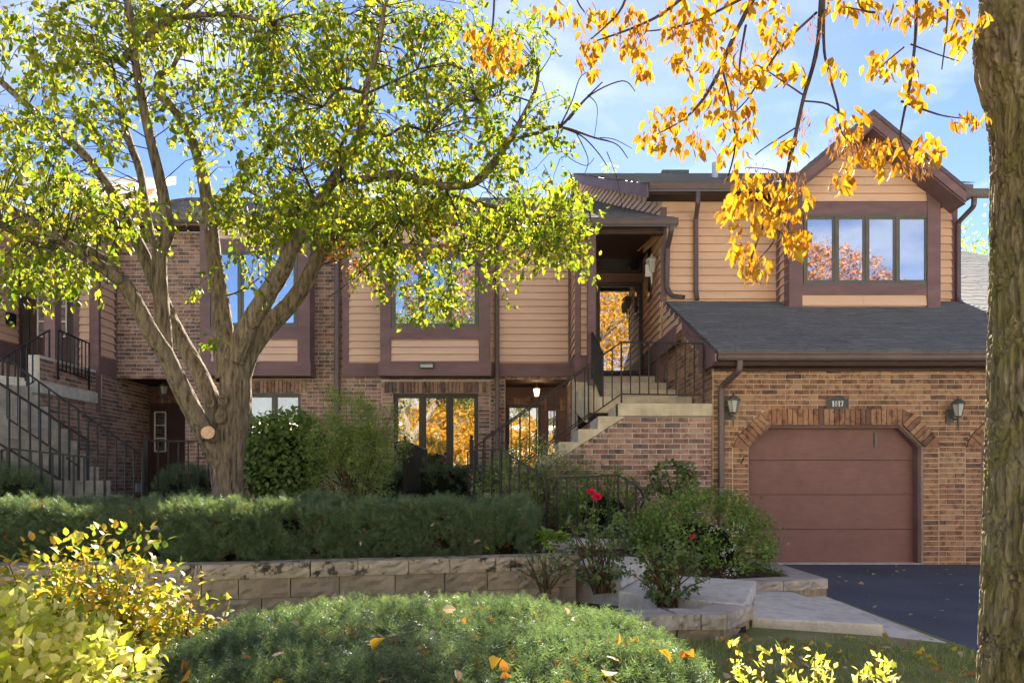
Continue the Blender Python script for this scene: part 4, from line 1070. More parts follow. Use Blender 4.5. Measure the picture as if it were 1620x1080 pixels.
m = MB(); m.box(PX(75, 14.2), PX(92, 14.2), 14.1, 14.3, 3.1, 6.3); m.build('porch_post', trim_m, C)
pdY = 15.6
m = MB(); m.box(PX(34, pdY), PX(124, pdY), pdY, pdY + .1, 3.1, 6.4); m.build('porch_back_wall', trim_m, C)
q0, q1 = PX(50, pdY), PX(114, pdY)
m = MB(); m.box(q0, q1, pdY - .05, pdY - .003, 3.1, PZ(440, pdY)); pdr = m.build('porch_door', door_dk, C)
m = MB(); m.box(PX(38, pdY), q0, pdY - .08, pdY - .003, 3.1, PZ(436, pdY)); m.box(q1, PX(121, pdY), pdY - .08, pdY - .003, 3.1, PZ(436, pdY)); m.build('door_frame', frame_dk, pdr)
for a, b in ((63, 77), (92, 108)):
    g0, g1, h0, h1 = PX(a, pdY), PX(b, pdY), PZ(533, pdY), PZ(462, pdY); m = MB()
    for x in (g0, g1): m.box(x - .014, x + .014, pdY - .075, pdY - .053, h0, h1)
    for i in range(4): z = h0 + i * (h1 - h0) / 3; m.box(g0, g1, pdY - .074, pdY - .054, z - .014, z + .014)
    m.build('door_grille', white_m, pdr); MB().box(g0, g1, pdY - .062, pdY - .058, h0, h1).build('door_glass', glass_hi, pdr)
m = MB(); xw_ = PX(32, pdY); m.box(xw_ - .15, xw_, 13.2, pdY, 3.1, 6.4); pw2 = m.build('porch_side_wall', siding_c, C)
siding(pw2, (xw_ + .002, 0, 0), NR, 13.2, pdY - .1, 4.2, 6.3, lapA, siding_c)
t = MB(); t.box(xw_ + .002, xw_ + .04, 13.2, pdY - .05, 3.75, 4.19); t.box(xw_ + .002, xw_ + .04, pdY - .1, pdY - .01, 4.19, 6.3); t.build('side_wall_trim', trim_m, C)
mbx = MB(); c = (xw_ + .06, 15.2, PZ(505, 15.2)); mbx.box(c[0] - .02, c[0] + .06, c[1] - .12, c[1] + .12, c[2] - .13, c[2] + .13)
mbo = thing('mailbox', 'small dark mailbox on the siding beside the left porch door', 'mailbox', (c[0], c[1], c[2] - .13)); mbx.build('body', iron_m, mbo, bevel=.02)
MB().box(c[0] - .022, c[0] + .068, c[1] - .125, c[1] + .125, c[2] + .05, c[2] + .065).build('lid', iron_m, mbo)
m = MB(); m.box(xw_ + .01, cx0 + .06, 12.95, wy - .06, 2.86, 3.08); m.build('porch_slab', conc_m, C, bevel=.015)
m = MB(); m.box(cx0 + .003, cx0 + .03, PX(0, 1) * 0 + 13.55, 13.95, 1.25, 2.35); m.build('meter_cabinet', door_m, C)
m = MB(); m.box(cx0 + .03, cx0 + .1, 16.2, 16.4, 1.05, 1.25); m.build('outlet_box', flash_m, C)
# upper wall of the left house that stands above the middle roof and catches the sun
sw0, sw1 = Vector((-8.9, 14.9, 0)), Vector((-10.2, 21, 0)); dsw = sw1 - sw0; lsw = dsw.length; nsw = Vector((dsw.y, -dsw.x, 0)).normalized()
m = MB(); m.prism([sw0 + Vector((0,0,6.4)), sw1 + Vector((0,0,8.8)), sw1 + Vector((0,0,9.95)), sw0 + Vector((0,0,7.3))], -nsw * .1); cw = m.build('clerestory_wall', siding_c, C)
siding(cw, sw0 + nsw * .004, nsw, 0, lsw, 6.4, 9.9, .145, siding_c, lambda z: [(-9, max(0, (z - 7.2)) / 2.7 * lsw), ((z - 6.3) / 2.4 * lsw, 99)])
m = MB(); m.prism([(-14, 14.4, 7.1), (-8.55, 14.4, 7.1), (-9.85, 21.2, 10.16), (-14, 21.2, 10.16)], (0, 0, -.15)); cr_ = m.build('upper_roof', roof_m, C)
m = MB(); m.prism([(-8.53, 14.39, 7.12), (-9.83, 21.2, 10.18), (-9.83, 21.2, 9.95), (-8.53, 14.39, 6.85)], (.03, 0, 0)); m.build('upper_rake_board', trim_m, C)
m = MB(); m.prism([(-9.3, my0, mz0 - .03), (-3.9, my0, mz0 - .03), (-3.9, prY, prz - .03), (-9.3, prY, prz - .03)], (0, 0, -.13)); lroof = m.build('roof', roof_m, C)
shingle_roof(lroof, (-9.3, my0 - .02, mz0 - .03), (1,0,0), vv, 5.4, (prY - my0) / vv.y, .15, .32, roof_m, 0)
gutter(C, -12, -3.92, my0 - .05, mz0 - .01)
MB().box(-12, -3.75, my0 + .10, BY - .004, mz0 - .19, mz0 - .17).build('soffit', soffit_m, C)
MB().box(-12, -3.91, my0 + .078, my0 + .098, mz0 - .20, mz0 - .05).build('fascia', trim_m, C)
# left stair and railings
SC = thing('side_stair', 'grey concrete stair descending from the left porch behind iron railings', 'stairs', (-6.3, 10.5, .6))
T0, T1 = Vector((-7.75, 11.75, 2.82)), Vector((-5.35, 9.7, 1.30)); NSC = 8
dv = Vector((T1.x - T0.x, T1.y - T0.y, 0)); run = dv.length / NSC; dv.normalize(); wv_ = Vector((dv.y, -dv.x, 0))
for i in range(NSC + 2):
    p = T0 + dv * run * i; z = T0.z - (T0.z - T1.z) / NSC * i
    q = [p - dv * run * 1.02, p, p + wv_ * 1.25, p + wv_ * 1.25 - dv * run * 1.02]
    m = MB(); m.prism([(a.x, a.y, z - .45) for a in q], (0, 0, .45)); m.build('step', conc_dk, SC, bevel=.012)
m = MB(); q = [T0 - dv * run * 1.03, T0 - dv * 1.6, T0 - dv * 1.6 + wv_ * 1.25, T0 - dv * run * 1.03 + wv_ * 1.25]; m.prism([(a.x, a.y, 2.60) for a in q], (0, 0, .40)); m.build('landing_slab', conc_m, SC)
railing('porch_railing', 'iron railing between the brown posts of the left porch', [(P(92, 522, 13.45), P(141, 543, 14.45), .72, .2)], spacing=.12)
railing('porch_railing', 'iron railing sloping down from the left porch post to the picture edge', [(P(78, 522, 13.3), P(4, 566, 12.3), .75, .1)], spacing=.13)
railing('side_stair_railing', 'long iron handrail on the far side of the left stair, ending at a finial post', [(P(12, 568, 9.6), P(226, 721, 10.6), .78, .0)], iron_m, spacing=.115, bal=.022)
railing('side_stair_railing', 'nearer iron handrail of the left stair, crossing in front of the steps', [(P(-20, 594, 8.8), P(139, 696, 9.7), .74, .0)], iron_m, spacing=.115, bal=.022)
railing('garden_railing', 'low iron railing standing just behind the yew hedge at the far left', [(P(-10, 716, 8.5), P(13, 709, 8.5), .62), (P(13, 709, 8.5), P(166, 726, 8.9), .62, .3)], iron_m, spacing=.11, bal=.022)
def post(name, label, x, ytop, Y, h=1.5):
    c = P(x, ytop, Y); t = thing(name, label, 'post', (c[0], Y, c[2] - h))
    m = MB(); m.box(c[0] - .035, c[0] + .035, Y - .035, Y + .035, c[2] - h, c[2] - .06); m.build('shaft', iron_br, t)
    m = MB(); m.lathe([(.045, -.06), (.045, -.045), (.02, -.04), (.018, -.03), (.034, 0), (.026, .024), (.001, .036)], c, 12); m.build('finial', iron_br, t, True)
post('finial_post', 'iron post with ball finial at the foot of the left stair', 232, 690, 11.0)
railing('garden_railing', 'iron railing behind the tree trunk in front of the left entry', [(P(234, 697, 11.0), P(345, 698, 11.2), .75, .2)], iron_br, spacing=.145)
post('finial_post', 'iron post with ball finial left of the big ground floor window', 641, 692, 12)
post('finial_post', 'iron post with ball finial in front of the right edge of the ground floor window', 746, 691, 12)
railing('garden_railing', 'short iron railing between feathery shrub and the left window post', [(P(600, 699, 12), P(639, 699, 12), .8, .2)], iron_br, spacing=.14)
railing('garden_railing', 'black railing running back towards the ground floor window, seen end on', [(P(646, 700, 12), (PX(646, 12), 14.6, PZ(700, 12)), .8, .2)], iron_m, spacing=.14)
railing('walk_railing', 'black iron handrail with curled end stepping down beside the front walk',
        [(P(750, 712, 9.75), P(792, 710, 9.6), .85, .1), (P(792, 710, 9.6), P(865, 757, 9.4), .74), (P(865, 757, 9.4), P(978, 751, 9.2), .74, .15), (P(978, 751, 9.2), P(1006, 768, 9.15), .66, .1)],
        iron_m, spacing=.135, base=(.4, 9.4, .55))
m = MB(); m.tube([P(1006, 768, 9.15), P(1013, 775, 9.15), P(1018, 785, 9.15), P(1018, 793, 9.15), P(1013, 803, 9.15)], .012, 8)
o = m.build('handrail_curl', iron_m, bpy.data.objects['walk_railing'])
# ------------------------------------------------------------------ ground
def struct(o): o['kind'] = 'structure'; return o
g = MB(); g.add([(-900, -900, -.12), (900, -900, -.12), (900, 900, -.12), (-900, 900, -.12)], [(0,1,2,3)]); struct(g.build('ground', lawn_m))
WALL = [Vector((-5.6, 6.30, 0)), Vector((-2.7, 6.32, 0)), Vector((.62, 7.14, 0))]
def wall_y(x):
    if x < -2.7: return 6.31
    return 6.32 + (x + 2.7) / 3.32 * .82
def lawn_z(x, y): return .03 + .025 * np.sin(x * 1.3 + y) * .5 + .02 * np.clip((y - 4) / 2, 0, 1)
nx, ny = 60, 50
xs = np.linspace(-7, 3.42, nx); ys = np.linspace(-3.2, 7.6, ny); gx, gy = np.meshgrid(xs, ys)
gz_ = lawn_z(gx, gy); V = np.stack([gx, gy, gz_], -1).reshape(-1, 3)
idx = np.arange(nx * ny).reshape(ny, nx); T = np.stack([idx[:-1,:-1], idx[:-1,1:], idx[1:,1:], idx[1:,:-1]], -1).reshape(-1, 4)
struct(mesh_np('lawn', V, T, lawn_m, None, True))
d = MB(); d.prism([(3.40, -3, -.09), (14, -3, -.09), (14, GY + .21, 0), (3.4, GY + .21, 0)], (0, 0, -.03)); d.f = d.f
struct(d.build('driveway', asphalt_m))
s_ = MB(); s_.box(-60, 60, -11, -3.3, -.115, -.06); struct(s_.build('street', street_m))
s_ = MB(); s_.box(-60, 60, -3.3, -3.1, -.115, .05); struct(s_.build('kerb', street_m))
# raised planting bed behind the retaining wall, falling to the driveway on the right
nx, ny = 70, 60
xs = np.linspace(-13, 3.38, nx); ys = np.linspace(6.2, 17, ny); gx, gy = np.meshgrid(xs, ys)
def bed_z(x, y):
    hi = .50 + .12 * np.clip((y - 7) / 6, 0, 1)
    t = np.clip((x - .75) / 2.4, 0, 1); lo = .20 + .06 * np.clip((y - 8) / 3, 0, 1)
    return hi * (1 - t) + lo * t - .10 * np.clip((x - 2.9) / .5, 0, 1)
V = np.stack([gx, np.maximum(gy, np.vectorize(wall_y)(np.minimum(gx, 3.4)) + .25), bed_z(gx, gy)], -1)
low = V[..., 0] > .62
V[..., 2] = np.where(low & (V[..., 1] < 8.2), np.minimum(V[..., 2], .12 + .06 * np.clip((V[..., 1] - 7.0), 0, 1)), V[..., 2])
idx = np.arange(nx * ny).reshape(ny, nx); T = np.stack([idx[:-1,:-1], idx[:-1,1:], idx[1:,1:], idx[1:,:-1]], -1).reshape(-1, 4)
struct(mesh_np('planting_bed', V.reshape(-1, 3), T, soil_m, None, True))
m = MB(); m.prism([(.55, 6.35, .105), (1.1, 5.66, .105), (1.9, 5.9, .105), (1.95, 6.2, .105), (.95, 6.9, .11), (.62, 7.1, .11)], (0, 0, -.06)); struct(m.build('rose_bed', soil_m))
# front walk: concrete slabs stepping up from the driveway
def pave(name, pts, z, t, m=conc_m):
    mb = MB(); mb.prism([(x, y, z - t) for x, y in pts], (0, 0, t)); o = mb.build(name, m, bevel=.015); o['kind'] = 'structure'; return o
pave('walk_slab', [(2.02, 6.12), (2.98, 5.82), (2.93, 7.55), (2.52, 7.6)], .14, .12)
pave('walk_slab', [(.98, 6.72), (1.92, 6.0), (2.50, 7.45), (1.5, 8.05)], .27, .24)
pave('walk_slab', [(.62, 7.35), (1.05, 6.98), (1.52, 8.03), (.95, 8.6)], .44, .40)
pave('walk_slab', [(.2, 8.8), (.98, 8.45), (1.5, 9.15), (.6, 9.5)], .56, .45)
pave('apron_strip', [(2.99, 5.80), (3.36, 5.6), (3.41, 8.0), (2.95, 7.9)], .045, .1)
# ------------------------------------------------------------------ retaining wall of split-face blocks
def rough_block(w_, d_, h_, seed, rough=.045):
    r = np.random.default_rng(seed); n, k = 7, 4
    V, Fq = [], []
    for j in range(k + 1):
        for i in range(n + 1):
            x, z = -w_/2 + w_ * i / n, -h_/2 + h_ * j / k
            e = (i in (0, n)) + (j in (0, k)); y = -d_/2 + (.010 if e else 0) + (r.normal() * rough if not e else r.random() * .004)
            V.append((x * (.996 if i in (0, n) else 1), y, z))
    b0 = len(V)
    for j in range(k):
        for i in range(n): a = j * (n + 1) + i; Fq.append((a, a + 1, a + n + 2, a + n + 1))
    V += [(-w_/2, d_/2, -h_/2), (w_/2, d_/2, -h_/2), (w_/2, d_/2, h_/2), (-w_/2, d_/2, h_/2)]
    top = [k * (n + 1) + i for i in range(n + 1)]; bot = [i for i in range(n + 1)]
    Fq += [tuple(top) + (b0 + 2, b0 + 3), tuple(reversed(bot)) + (b0, b0 + 1), (b0, b0 + 3, k * (n + 1), 0)[::1], (b0 + 1, n, k * (n + 1) + n, b0 + 2), (b0, b0 + 1, b0 + 2, b0 + 3)]
    me = bpy.data.meshes.new('block'); me.from_pydata(V, [], Fq); me.update(); return me
BLK = [rough_block(1, 1, 1, s) for s in range(6)]
def blk_mesh(i, m): 
    return unit_for(m, 'blk%d' % i, BLK[i])
# block template is a unit: front roughness is scaled with depth, so depth is kept small
rwall = thing('retaining_wall', 'low retaining wall of tan split-face blocks with dark moss on its caps, below the yew hedge', 'wall', (-2.5, 6.4, .02))
core = MB()
for a, b in zip(WALL[:-1], WALL[1:]):
    u_ = (b - a).normalized(); nrm = Vector((u_.y, -u_.x, 0))
    core.prism([a - nrm * .10, b - nrm * .10, b - nrm * .34, a - nrm * .34], (0, 0, .47))
core.build('wall_core', dark_m, rwall)
def run_blocks(root, path, z0, h, wlen, m, name, depth=.26, setback=0., seed=1, jit=.12):
    rr = random.Random(seed)
    for a, b in zip(path[:-1], path[1:]):
        u_ = (b - a).normalized(); nrm = Vector((u_.y, -u_.x, 0)); ln = (b - a).length; s = -rr.random() * wlen * .5
        yaw = math.atan2(u_.y, u_.x)
        while s < ln - .02:
            w_ = wlen * rr.uniform(1 - jit, 1 + jit); s0, s1 = max(0, s), min(s + w_, ln); s += w_
            if s1 - s0 < .05: continue
            c = a + u_ * ((s0 + s1) / 2) + nrm * (rr.uniform(-.006, .008) - setback - depth / 2) + Vector((0, 0, z0 + h / 2))
            piece(name, blk_mesh(rr.randrange(6), m), root, c, (0, rr.uniform(-.004, .004), yaw + rr.uniform(-.012, .012)), (s1 - s0 - .006, depth, h - .004))
for i, (z0, sb) in enumerate(((-.10, -.02), (.075, -.01), (.25, 0.0))):
    run_blocks(rwall, WALL, z0, .175, .46, block_m, 'block', .24, sb * -1 + .0, seed=5 + i)
run_blocks(rwall, WALL, .425, .135, .41, cap_m, 'cap_block', .32, -.02, seed=21, jit=.16)
END = [Vector((.63, 7.12, 0)), Vector((.70, 8.3, 0))]
for i, z0 in enumerate((-.10, .075, .25)): run_blocks(rwall, END, z0, .175, .42, block_m, 'block', .2, 0, seed=40 + i)
run_blocks(rwall, END, .425, .135, .41, cap_m, 'cap_block', .24, -.02, seed=50)
lowwall = thing('low_curb_wall', 'short curved row of mossy grey cap blocks in front of the rose bush', 'wall', (1.6, 5.8, .02))
LW = [Vector((.85, 5.45, 0)), Vector((1.28, 5.60, 0)), Vector((1.66, 5.63, 0)), Vector((2.0, 6.05, 0))]
run_blocks(lowwall, LW, .02, .12, .36, block_m, 'block', .22, .02, seed=61); run_blocks(lowwall, LW, .14, .12, .38, cap_m if False else grayblock_m, 'cap_block', .28, -.01, seed=62, jit=.05)
lowwall2 = thing('bed_edging_wall', 'stack of rough tan blocks at the corner between walk and driveway', 'wall', (3.0, 7.9, .02))
LW2 = [Vector((2.52, 7.62, 0)), Vector((3.43, 7.9, 0)), Vector((3.42, 9.7, 0))]
run_blocks(lowwall2, LW2, .0, .12, .36, block_m, 'block', .24, .01, seed=71); run_blocks(lowwall2, LW2, .12, .11, .38, grayblock_m, 'cap_block', .32, -.01, seed=72)

# ------------------------------------------------------------------ crabapple tree
TR = thing('crabapple_tree', 'large multi-stemmed tree with yellow-green leaves behind the yew hedge', 'tree', (PX(362, 8.3), 8.3, .55))
limbs = []
def limb(pts, y0, y1, w0=None):
    """px polyline with widths: (x, y, width px); depth runs y0 -> y1"""
    n = len(pts); out_, rad = [], []
    for i, (x, y, w_) in enumerate(pts):
        t = i / (n - 1); Y = y0 + (y1 - y0) * t
        out_.append(Vector(P(x, y, Y))); rad.append(w_ * (.42 if w_ > 12 else .5) * Y / FPX)
    # smooth
    sm, sr = [], []
    for i in range(n - 1):
        p0, p1, p2, p3 = out_[max(i-1, 0)], out_[i], out_[i+1], out_[min(i+2, n-1)]
        for k in range(5):
            t = k / 5
            q = .5 * ((2*p1) + (p2-p0)*t + (2*p0-5*p1+4*p2-p3)*t*t + (-p0+3*p1-3*p2+p3)*t**3)
            sm.append(q); sr.append(rad[i] * (1-t) + rad[i+1] * t)
    sm.append(out_[-1]); sr.append(rad[-1]); limbs.append((sm, sr)); return sm, sr
thick = [
 ([(362,860,80),(361,800,62),(360,770,55),(359,730,60),(363,690,64),(372,640,58),(372,590,56),(370,545,48)], 8.3, 8.3),
 ([(356,745,40),(335,705,40),(310,660,36),(285,610,33),(262,562,31),(240,528,30),(205,462,27),(182,437,24),(130,402,20),(60,356,18),(0,324,16),(-60,300,14)], 8.25, 6.9),
 ([(262,566,26),(259,520,27),(253,440,26),(254,395,26),(266,365,22),(254,290,20),(238,222,18),(219,125,16),(207,40,14),(198,-30,12)], 8.0, 7.9),
 ([(352,690,40),(337,634,35),(308,576,31),(276,518,28),(250,458,25),(228,404,22),(204,356,18),(167,289,17),(130,241,16),(74,193,15),(0,128,13),(-50,90,11)], 8.35, 9.0),
 ([(254,400,16),(237,363,15),(222,274,14),(200,211,11),(189,159,9),(180,110,6)], 8.0, 8.6),
 ([(362,600,44),(355,548,38),(353,508,33),(344,446,30),(337,392,27),(332,340,24),(315,252,21),(293,200,18),(267,163,15),(252,150,12),(250,120,9),(274,105,7),(304,33,5)], 8.25, 8.9),
 ([(371,570,44),(388,525,38),(420,470,34),(446,428,31),(460,396,26),(485,356,24),(508,315,22),(538,267,19),(571,207,16),(578,148,13),(600,67,9),(608,10,6)], 8.2, 7.6),
 ([(378,600,44),(392,560,40),(417,525,36),(467,471,31),(496,421,27),(523,373,23),(537,358,18),(570,358,15),(600,372,12),(622,402,7)], 8.3, 8.9),
 ([(540,288,13),(590,282,15),(627,276,16),(670,287,15),(701,294,14),(749,289,12),(782,256,11),(815,207,9),(845,148,6),(853,104,4)], 7.7, 8.6),
 ([(570,360,10),(610,350,9),(645,337,9),(671,333,9),(700,318,8),(727,313,8),(775,326,7),(830,333,5),(870,345,3)], 8.8, 9.2),
 ([(189,100,12),(222,70,12),(267,30,11),(310,-5,9)], 8.2, 7.8),
 ([(237,55,9),(278,33,9),(315,24,8),(370,24,7),(426,37,5)], 8.1, 7.6),
 ([(440,430,12),(455,380,10),(470,330,8),(462,280,6)], 8.3, 8.8),
 ([(0,355,12),(60,385,10),(95,392,7)], 7.4, 8.0),
 ([(60,352,9),(100,372,12),(150,400,14),(185,425,14)], 7.2, 7.7),
 ([(330,330,8),(360,305,7),(390,300,6),(420,320,4)], 8.8, 9.2),
]
TV, TT, nb_ = [], [], 0
for li, (p, a, b) in enumerate(thick):
    sm, sr = limb(p, a, b)
    vv_, tt_ = bark_tube(sm, sr, 200 + li * 7, 48 if sr[0] > .1 else 26); TV.append(vv_); TT.append(tt_ + nb_); nb_ += len(vv_)
mesh_np('trunk', np.concatenate(TV), np.concatenate(TT), bark_m, TR, True)
cutm = MB(); c = Vector(P(329, 684, 7.86)); cutm.tube([Vector(P(345, 700, 8.3)), c], [.085, .078], 14); cutm.build('stub', bark_m, TR, True)
cutm = MB(); dd = (c - Vector(P(345, 700, 8.3))).normalized(); cutm.tube([c - dd * .01, c + dd * .008], [.074, .070], 16); cutm.build('sawn_face', cut_m, TR)
for x, y, r in ((347, 640, .05), (366, 637, .045), (363, 662, .06)):
    c = Vector(P(x, y, 8.3)); c.y = 8.3 - .245
    m = MB(); pr_ = [(r * 1.0, 0), (r * 1.25, .035), (r * .9, .06), (r * .55, .045), (.001, .01)]
    vs, fs = [], []; n = 14
    for (rr_, h_) in pr_:
        for k in range(n): a = 6.283 * k / n; vs.append((c.x + rr_ * math.cos(a), c.y - h_ + .03, c.z + rr_ * 1.2 * math.sin(a)))
    for i in range(len(pr_) - 1):
        for k in range(n): fs.append((i*n+k, (i+1)*n+k, (i+1)*n+(k+1) % n, i*n+(k+1) % n))
    m.add(vs, fs); m.build('knot', bark_m, TR, True)
thin = [
 ([(823,200,5),(882,200,5),(905,180,4),(923,160,3),(953,130,2)], 8.6, 8.7), ([(808,222,6),(850,210,5),(886,201,5),(941,218,3),(975,228,2),(993,250,1.5)], 8.6, 8.7),
 ([(886,201,3),(920,215,2.5),(945,240,2),(960,262,1.5)], 8.6, 8.8), ([(900,190,3),(935,150,2.5),(985,128,2),(1005,145,1.2)], 8.7, 8.8),
 ([(886,200,3),(905,160,2),(920,120,1.5),(950,112,1)], 8.7, 8.8), ([(910,207,2),(930,250,1.5),(925,275,1)], 8.7, 8.8), ([(880,203,2),(890,240,1.5),(925,262,1.2),(940,250,1)], 8.7, 8.8),
 ([(930,150,2),(945,170,1.2),(940,220,1)], 8.7, 8.8), ([(941,218,2),(970,220,1.4),(1000,235,1)], 8.7, 8.8), ([(870,345,2.5),(900,335,2),(920,330,1.4),(935,345,1)], 9.2, 9.0),
 ([(960,240,1.6),(975,280,1.2),(985,330,1),(983,345,.8)], 8.8, 8.8), ([(640,337,4),(600,400,3),(560,440,2),(520,470,1.5)], 8.8, 8.6), ([(500,420,3),(540,410,2.5),(552,400,2)], 8.7, 8.7),
 ([(350,470,3),(380,460,2.5),(410,440,2)], 8.4, 8.2), ([(480,360,5),(495,320,6),(492,300,5),(478,270,4)], 8.1, 8.3), ([(590,160,4),(560,190,5),(535,240,5)], 7.7, 8.0),
 ([(571,207,5),(610,215,5),(640,200,4),(680,210,3)], 7.7, 7.5), ([(578,148,5),(540,140,5),(510,170,3)], 7.6, 7.4), ([(575,150,4),(620,130,4),(660,110,3)], 7.6, 7.4),
 ([(700,290,4),(720,330,3),(735,380,2),(745,420,1.5)], 8.2, 8.6), ([(630,278,4),(625,320,3),(640,360,2)], 8.0, 8.2), ([(770,300,3),(800,330,2.5),(830,370,2),(860,400,1.2)], 8.6, 8.8),
 ([(838,160,3),(800,150,2),(760,160,1.5)], 8.5, 8.3), ([(850,120,2),(870,90,1.4),(880,60,1)], 8.5, 8.4),
]
tw = MB()
for p, a, b in thin:
    sm, sr = limb(p, a, b); tw.tube(sm, sr, 5, cap=False)
# leaf clusters: px regions (x, y, rx, ry, weight)
REG = [(60,60,120,80,1.2),(200,40,120,60,1.1),(330,30,130,50,1.0),(470,50,130,70,1.3),(620,60,130,80,1.35),(760,60,110,80,.95),(110,170,110,70,.9),
       (300,140,90,60,.7),(430,140,110,80,1.25),(560,170,110,80,1.1),(690,180,110,80,1.1),(800,170,70,80,.8),(40,290,80,70,1.1),(140,320,90,60,1.1),
       (60,420,70,40,.85),(130,415,60,30,.35),(380,270,100,70,.85),(500,260,100,80,1.1),(640,260,110,70,1.0),(760,280,110,60,.95),(850,330,80,45,1.1),
       (420,330,80,50,.7),(560,330,80,50,.9),(680,350,90,45,1.2),(790,370,70,40,1.1),(880,370,55,45,.95),(640,410,40,40,.6),(690,440,30,50,.55),(790,410,45,30,.5),(400,400,30,60,.5),(470,330,60,30,.6),
       (330,450,14,40,.2),(345,510,14,50,.18),(10,400,40,50,.6),(590,400,40,40,.4),(890,300,40,40,.5),(870,190,25,60,.25),(240,330,40,50,.4),(20,200,40,60,.5)]
lp = np.array([tuple(q) for sm, sr in limbs for q in sm])
NCL = 2650
wts = np.array([r[4] * math.sqrt(r[2] * r[3]) for r in REG]); wts /= wts.sum()
pick = rng.choice(len(REG), NCL, p=wts)
cp, cd, cs = [], [], []
def gap(x, y):   # openings where the sky shows
    for gx_, gy_, ga, gb in ((15,100,32,45),(345,75,45,30),(215,225,40,26),(630,165,38,22),(300,250,26,30),(455,235,18,26),(120,130,26,20),(700,235,24,18),(555,110,22,18),(745,225,20,22),(265,290,24,24),(170,250,30,22),(395,215,22,20),(850,240,30,25)):
        if ((x - gx_) / ga) ** 2 + ((y - gy_) / gb) ** 2 < 1: return True
    return False
for i in pick:
    r = REG[i]; a, rr_ = rng.uniform(0, 6.283), math.sqrt(rng.random())
    x, y = r[0] + r[2] * rr_ * math.cos(a), r[1] + r[3] * rr_ * math.sin(a)
    if gap(x, y) and rng.random() < .93: continue
    Y = 8.35 + rng.normal() * .85 + (.45 if y > 280 and x > 550 else 0) - (.5 if x < 150 else 0)
    Y = min(max(Y, 6.6), 10.6)
    c = np.array(P(x, y, Y)); j = np.argmin(((lp - c) ** 2).sum(1)); q = lp[j]
    if np.linalg.norm(q - c) < .9 and rng.random() < .55:
        mid = (q + c) / 2 + np.array([0, 0, .08]); tw.tube([q, mid, c], [.007, .005, .003], 3, cap=False)
    k = rng.integers(7, 15); dr = unit(np.array([[rng.normal() * .7, rng.normal() * .7, -.75]]))[0]; ln = rng.uniform(.16, .42)
    tw.tube([c - dr * .02, c + dr * ln], [.0035, .0015], 3, cap=False)
    t = rng.random(k) * ln
    pp = c + dr * t[:, None] + rng.normal(size=(k, 3)) * .035
    cp.append(pp); cd.append(unit(dr * .5 + rng.normal(size=(k, 3)) * .55 + np.array([0, 0, -.45])))
    cs.append(rng.uniform(.055, .098, k))
cp, cd, cs = np.concatenate(cp), np.concatenate(cd), np.concatenate(cs)
V, T = expand(cp, cd, rdir(len(cp)), cs, *LEAF8, wid=rng.uniform(.8, 1.15, len(cp)))
o = mesh_np('crown', V, T, leaf_green, TR); o['kind'] = 'stuff'
tw.build('twigs', bark_dk, TR, True)['kind'] = 'stuff'
dp, ddn, dsz = [], [], []
for x, y, rx, ry, k in ((530,385,28,28,230),(690,345,28,26,150),(560,420,18,16,50),(650,470,12,30,40),(700,395,22,16,60),(655,410,22,25,50),(555,455,10,12,14),(980,75,1,1,1),(80,120,50,40,30),(420,90,30,40,16),(640,60,40,30,30),(830,400,14,14,20)):
    a = rng.uniform(0, 6.283, k); r = np.sqrt(rng.random(k)); Y = 8.7 + rng.normal(size=k) * .15
    xx, yy = x + rx * r * np.cos(a), y + ry * r * np.sin(a)
    dp.append(np.stack([(xx - CX) * Y / FPX, Y, EYE + (CY - yy) * Y / FPX], -1)); ddn.append(drooping(k, .8)); dsz.append(rng.uniform(.04, .075, k))
dp, ddn, dsz = map(np.concatenate, (dp, ddn, dsz))
V, T = expand(dp, ddn, rdir(len(dp)), dsz, *LEAF8, wid=rng.uniform(.6, 1.2, len(dp))); o = mesh_np('dried_leaves', V, T, leaf_brown, TR); o['kind'] = 'stuff'

# ------------------------------------------------------------------ ash tree at the right edge
AT = thing('ash_tree', 'thick mossy furrowed trunk at the right edge with hanging golden leaves', 'tree', (2.84, 4.0, 0))
edge = [(1190, 1540), (1080, 1551), (900, 1557), (700, 1563), (480, 1569), (300, 1572), (215, 1572), (165, 1562), (110, 1545), (60, 1541), (0, 1552), (-200, 1545)]
zz = np.linspace(-.2, 5.2, 560); AY = 4.0
ey_ = np.array([EYE + (CY - y) * AY / FPX for y, x in edge]); ex_ = np.array([(x + 9 - CX) * AY / FPX for y, x in edge])
left = np.interp(zz, ey_, ex_); na = 230
cxm = 2.875 + .03 * np.sin(zz * .8); rad = np.maximum(cxm - left, .15)
ang = np.linspace(0, 2 * np.pi, na, endpoint=False)
AA, ZZ = np.meshgrid(ang, zz); RR = rad[:, None] * np.ones_like(AA)
base_r = .262 - .01 * zz
RR = base_r[:, None] + (rad - base_r)[:, None] * np.clip(-np.cos(AA), 0, 1) ** 2
q = np.stack([np.cos(AA), np.sin(AA), ZZ * .62], -1).reshape(-1, 3)
wrp = np.stack([lump(q * np.array([1, 1, 2.]), s, 1.4) for s in (5, 6, 7)], -1); q = q + wrp * np.array([.10, .10, .16])
f1 = lump(q, 8, 5.2, 2); f2 = lump(q, 9, 12., 2); f3 = lump(q * np.array([1, 1, 2.6]), 14, 4.2, 2)
fis = np.clip(np.abs(f1) * 3.4, 0, 1) ** .7; crk = np.clip(np.abs(f3) * 4.5, 0, 1) ** .6; fis2 = np.clip(np.abs(f2) * 2.5, 0, 1)
disp = (-.046 + .046 * fis * (.55 + .45 * crk) + .014 * (fis2 - .5)).reshape(AA.shape)
RR = RR + disp
V = np.stack([cxm[:, None] + RR * np.cos(AA), AY + RR * np.sin(AA), ZZ], -1).reshape(-1, 3)
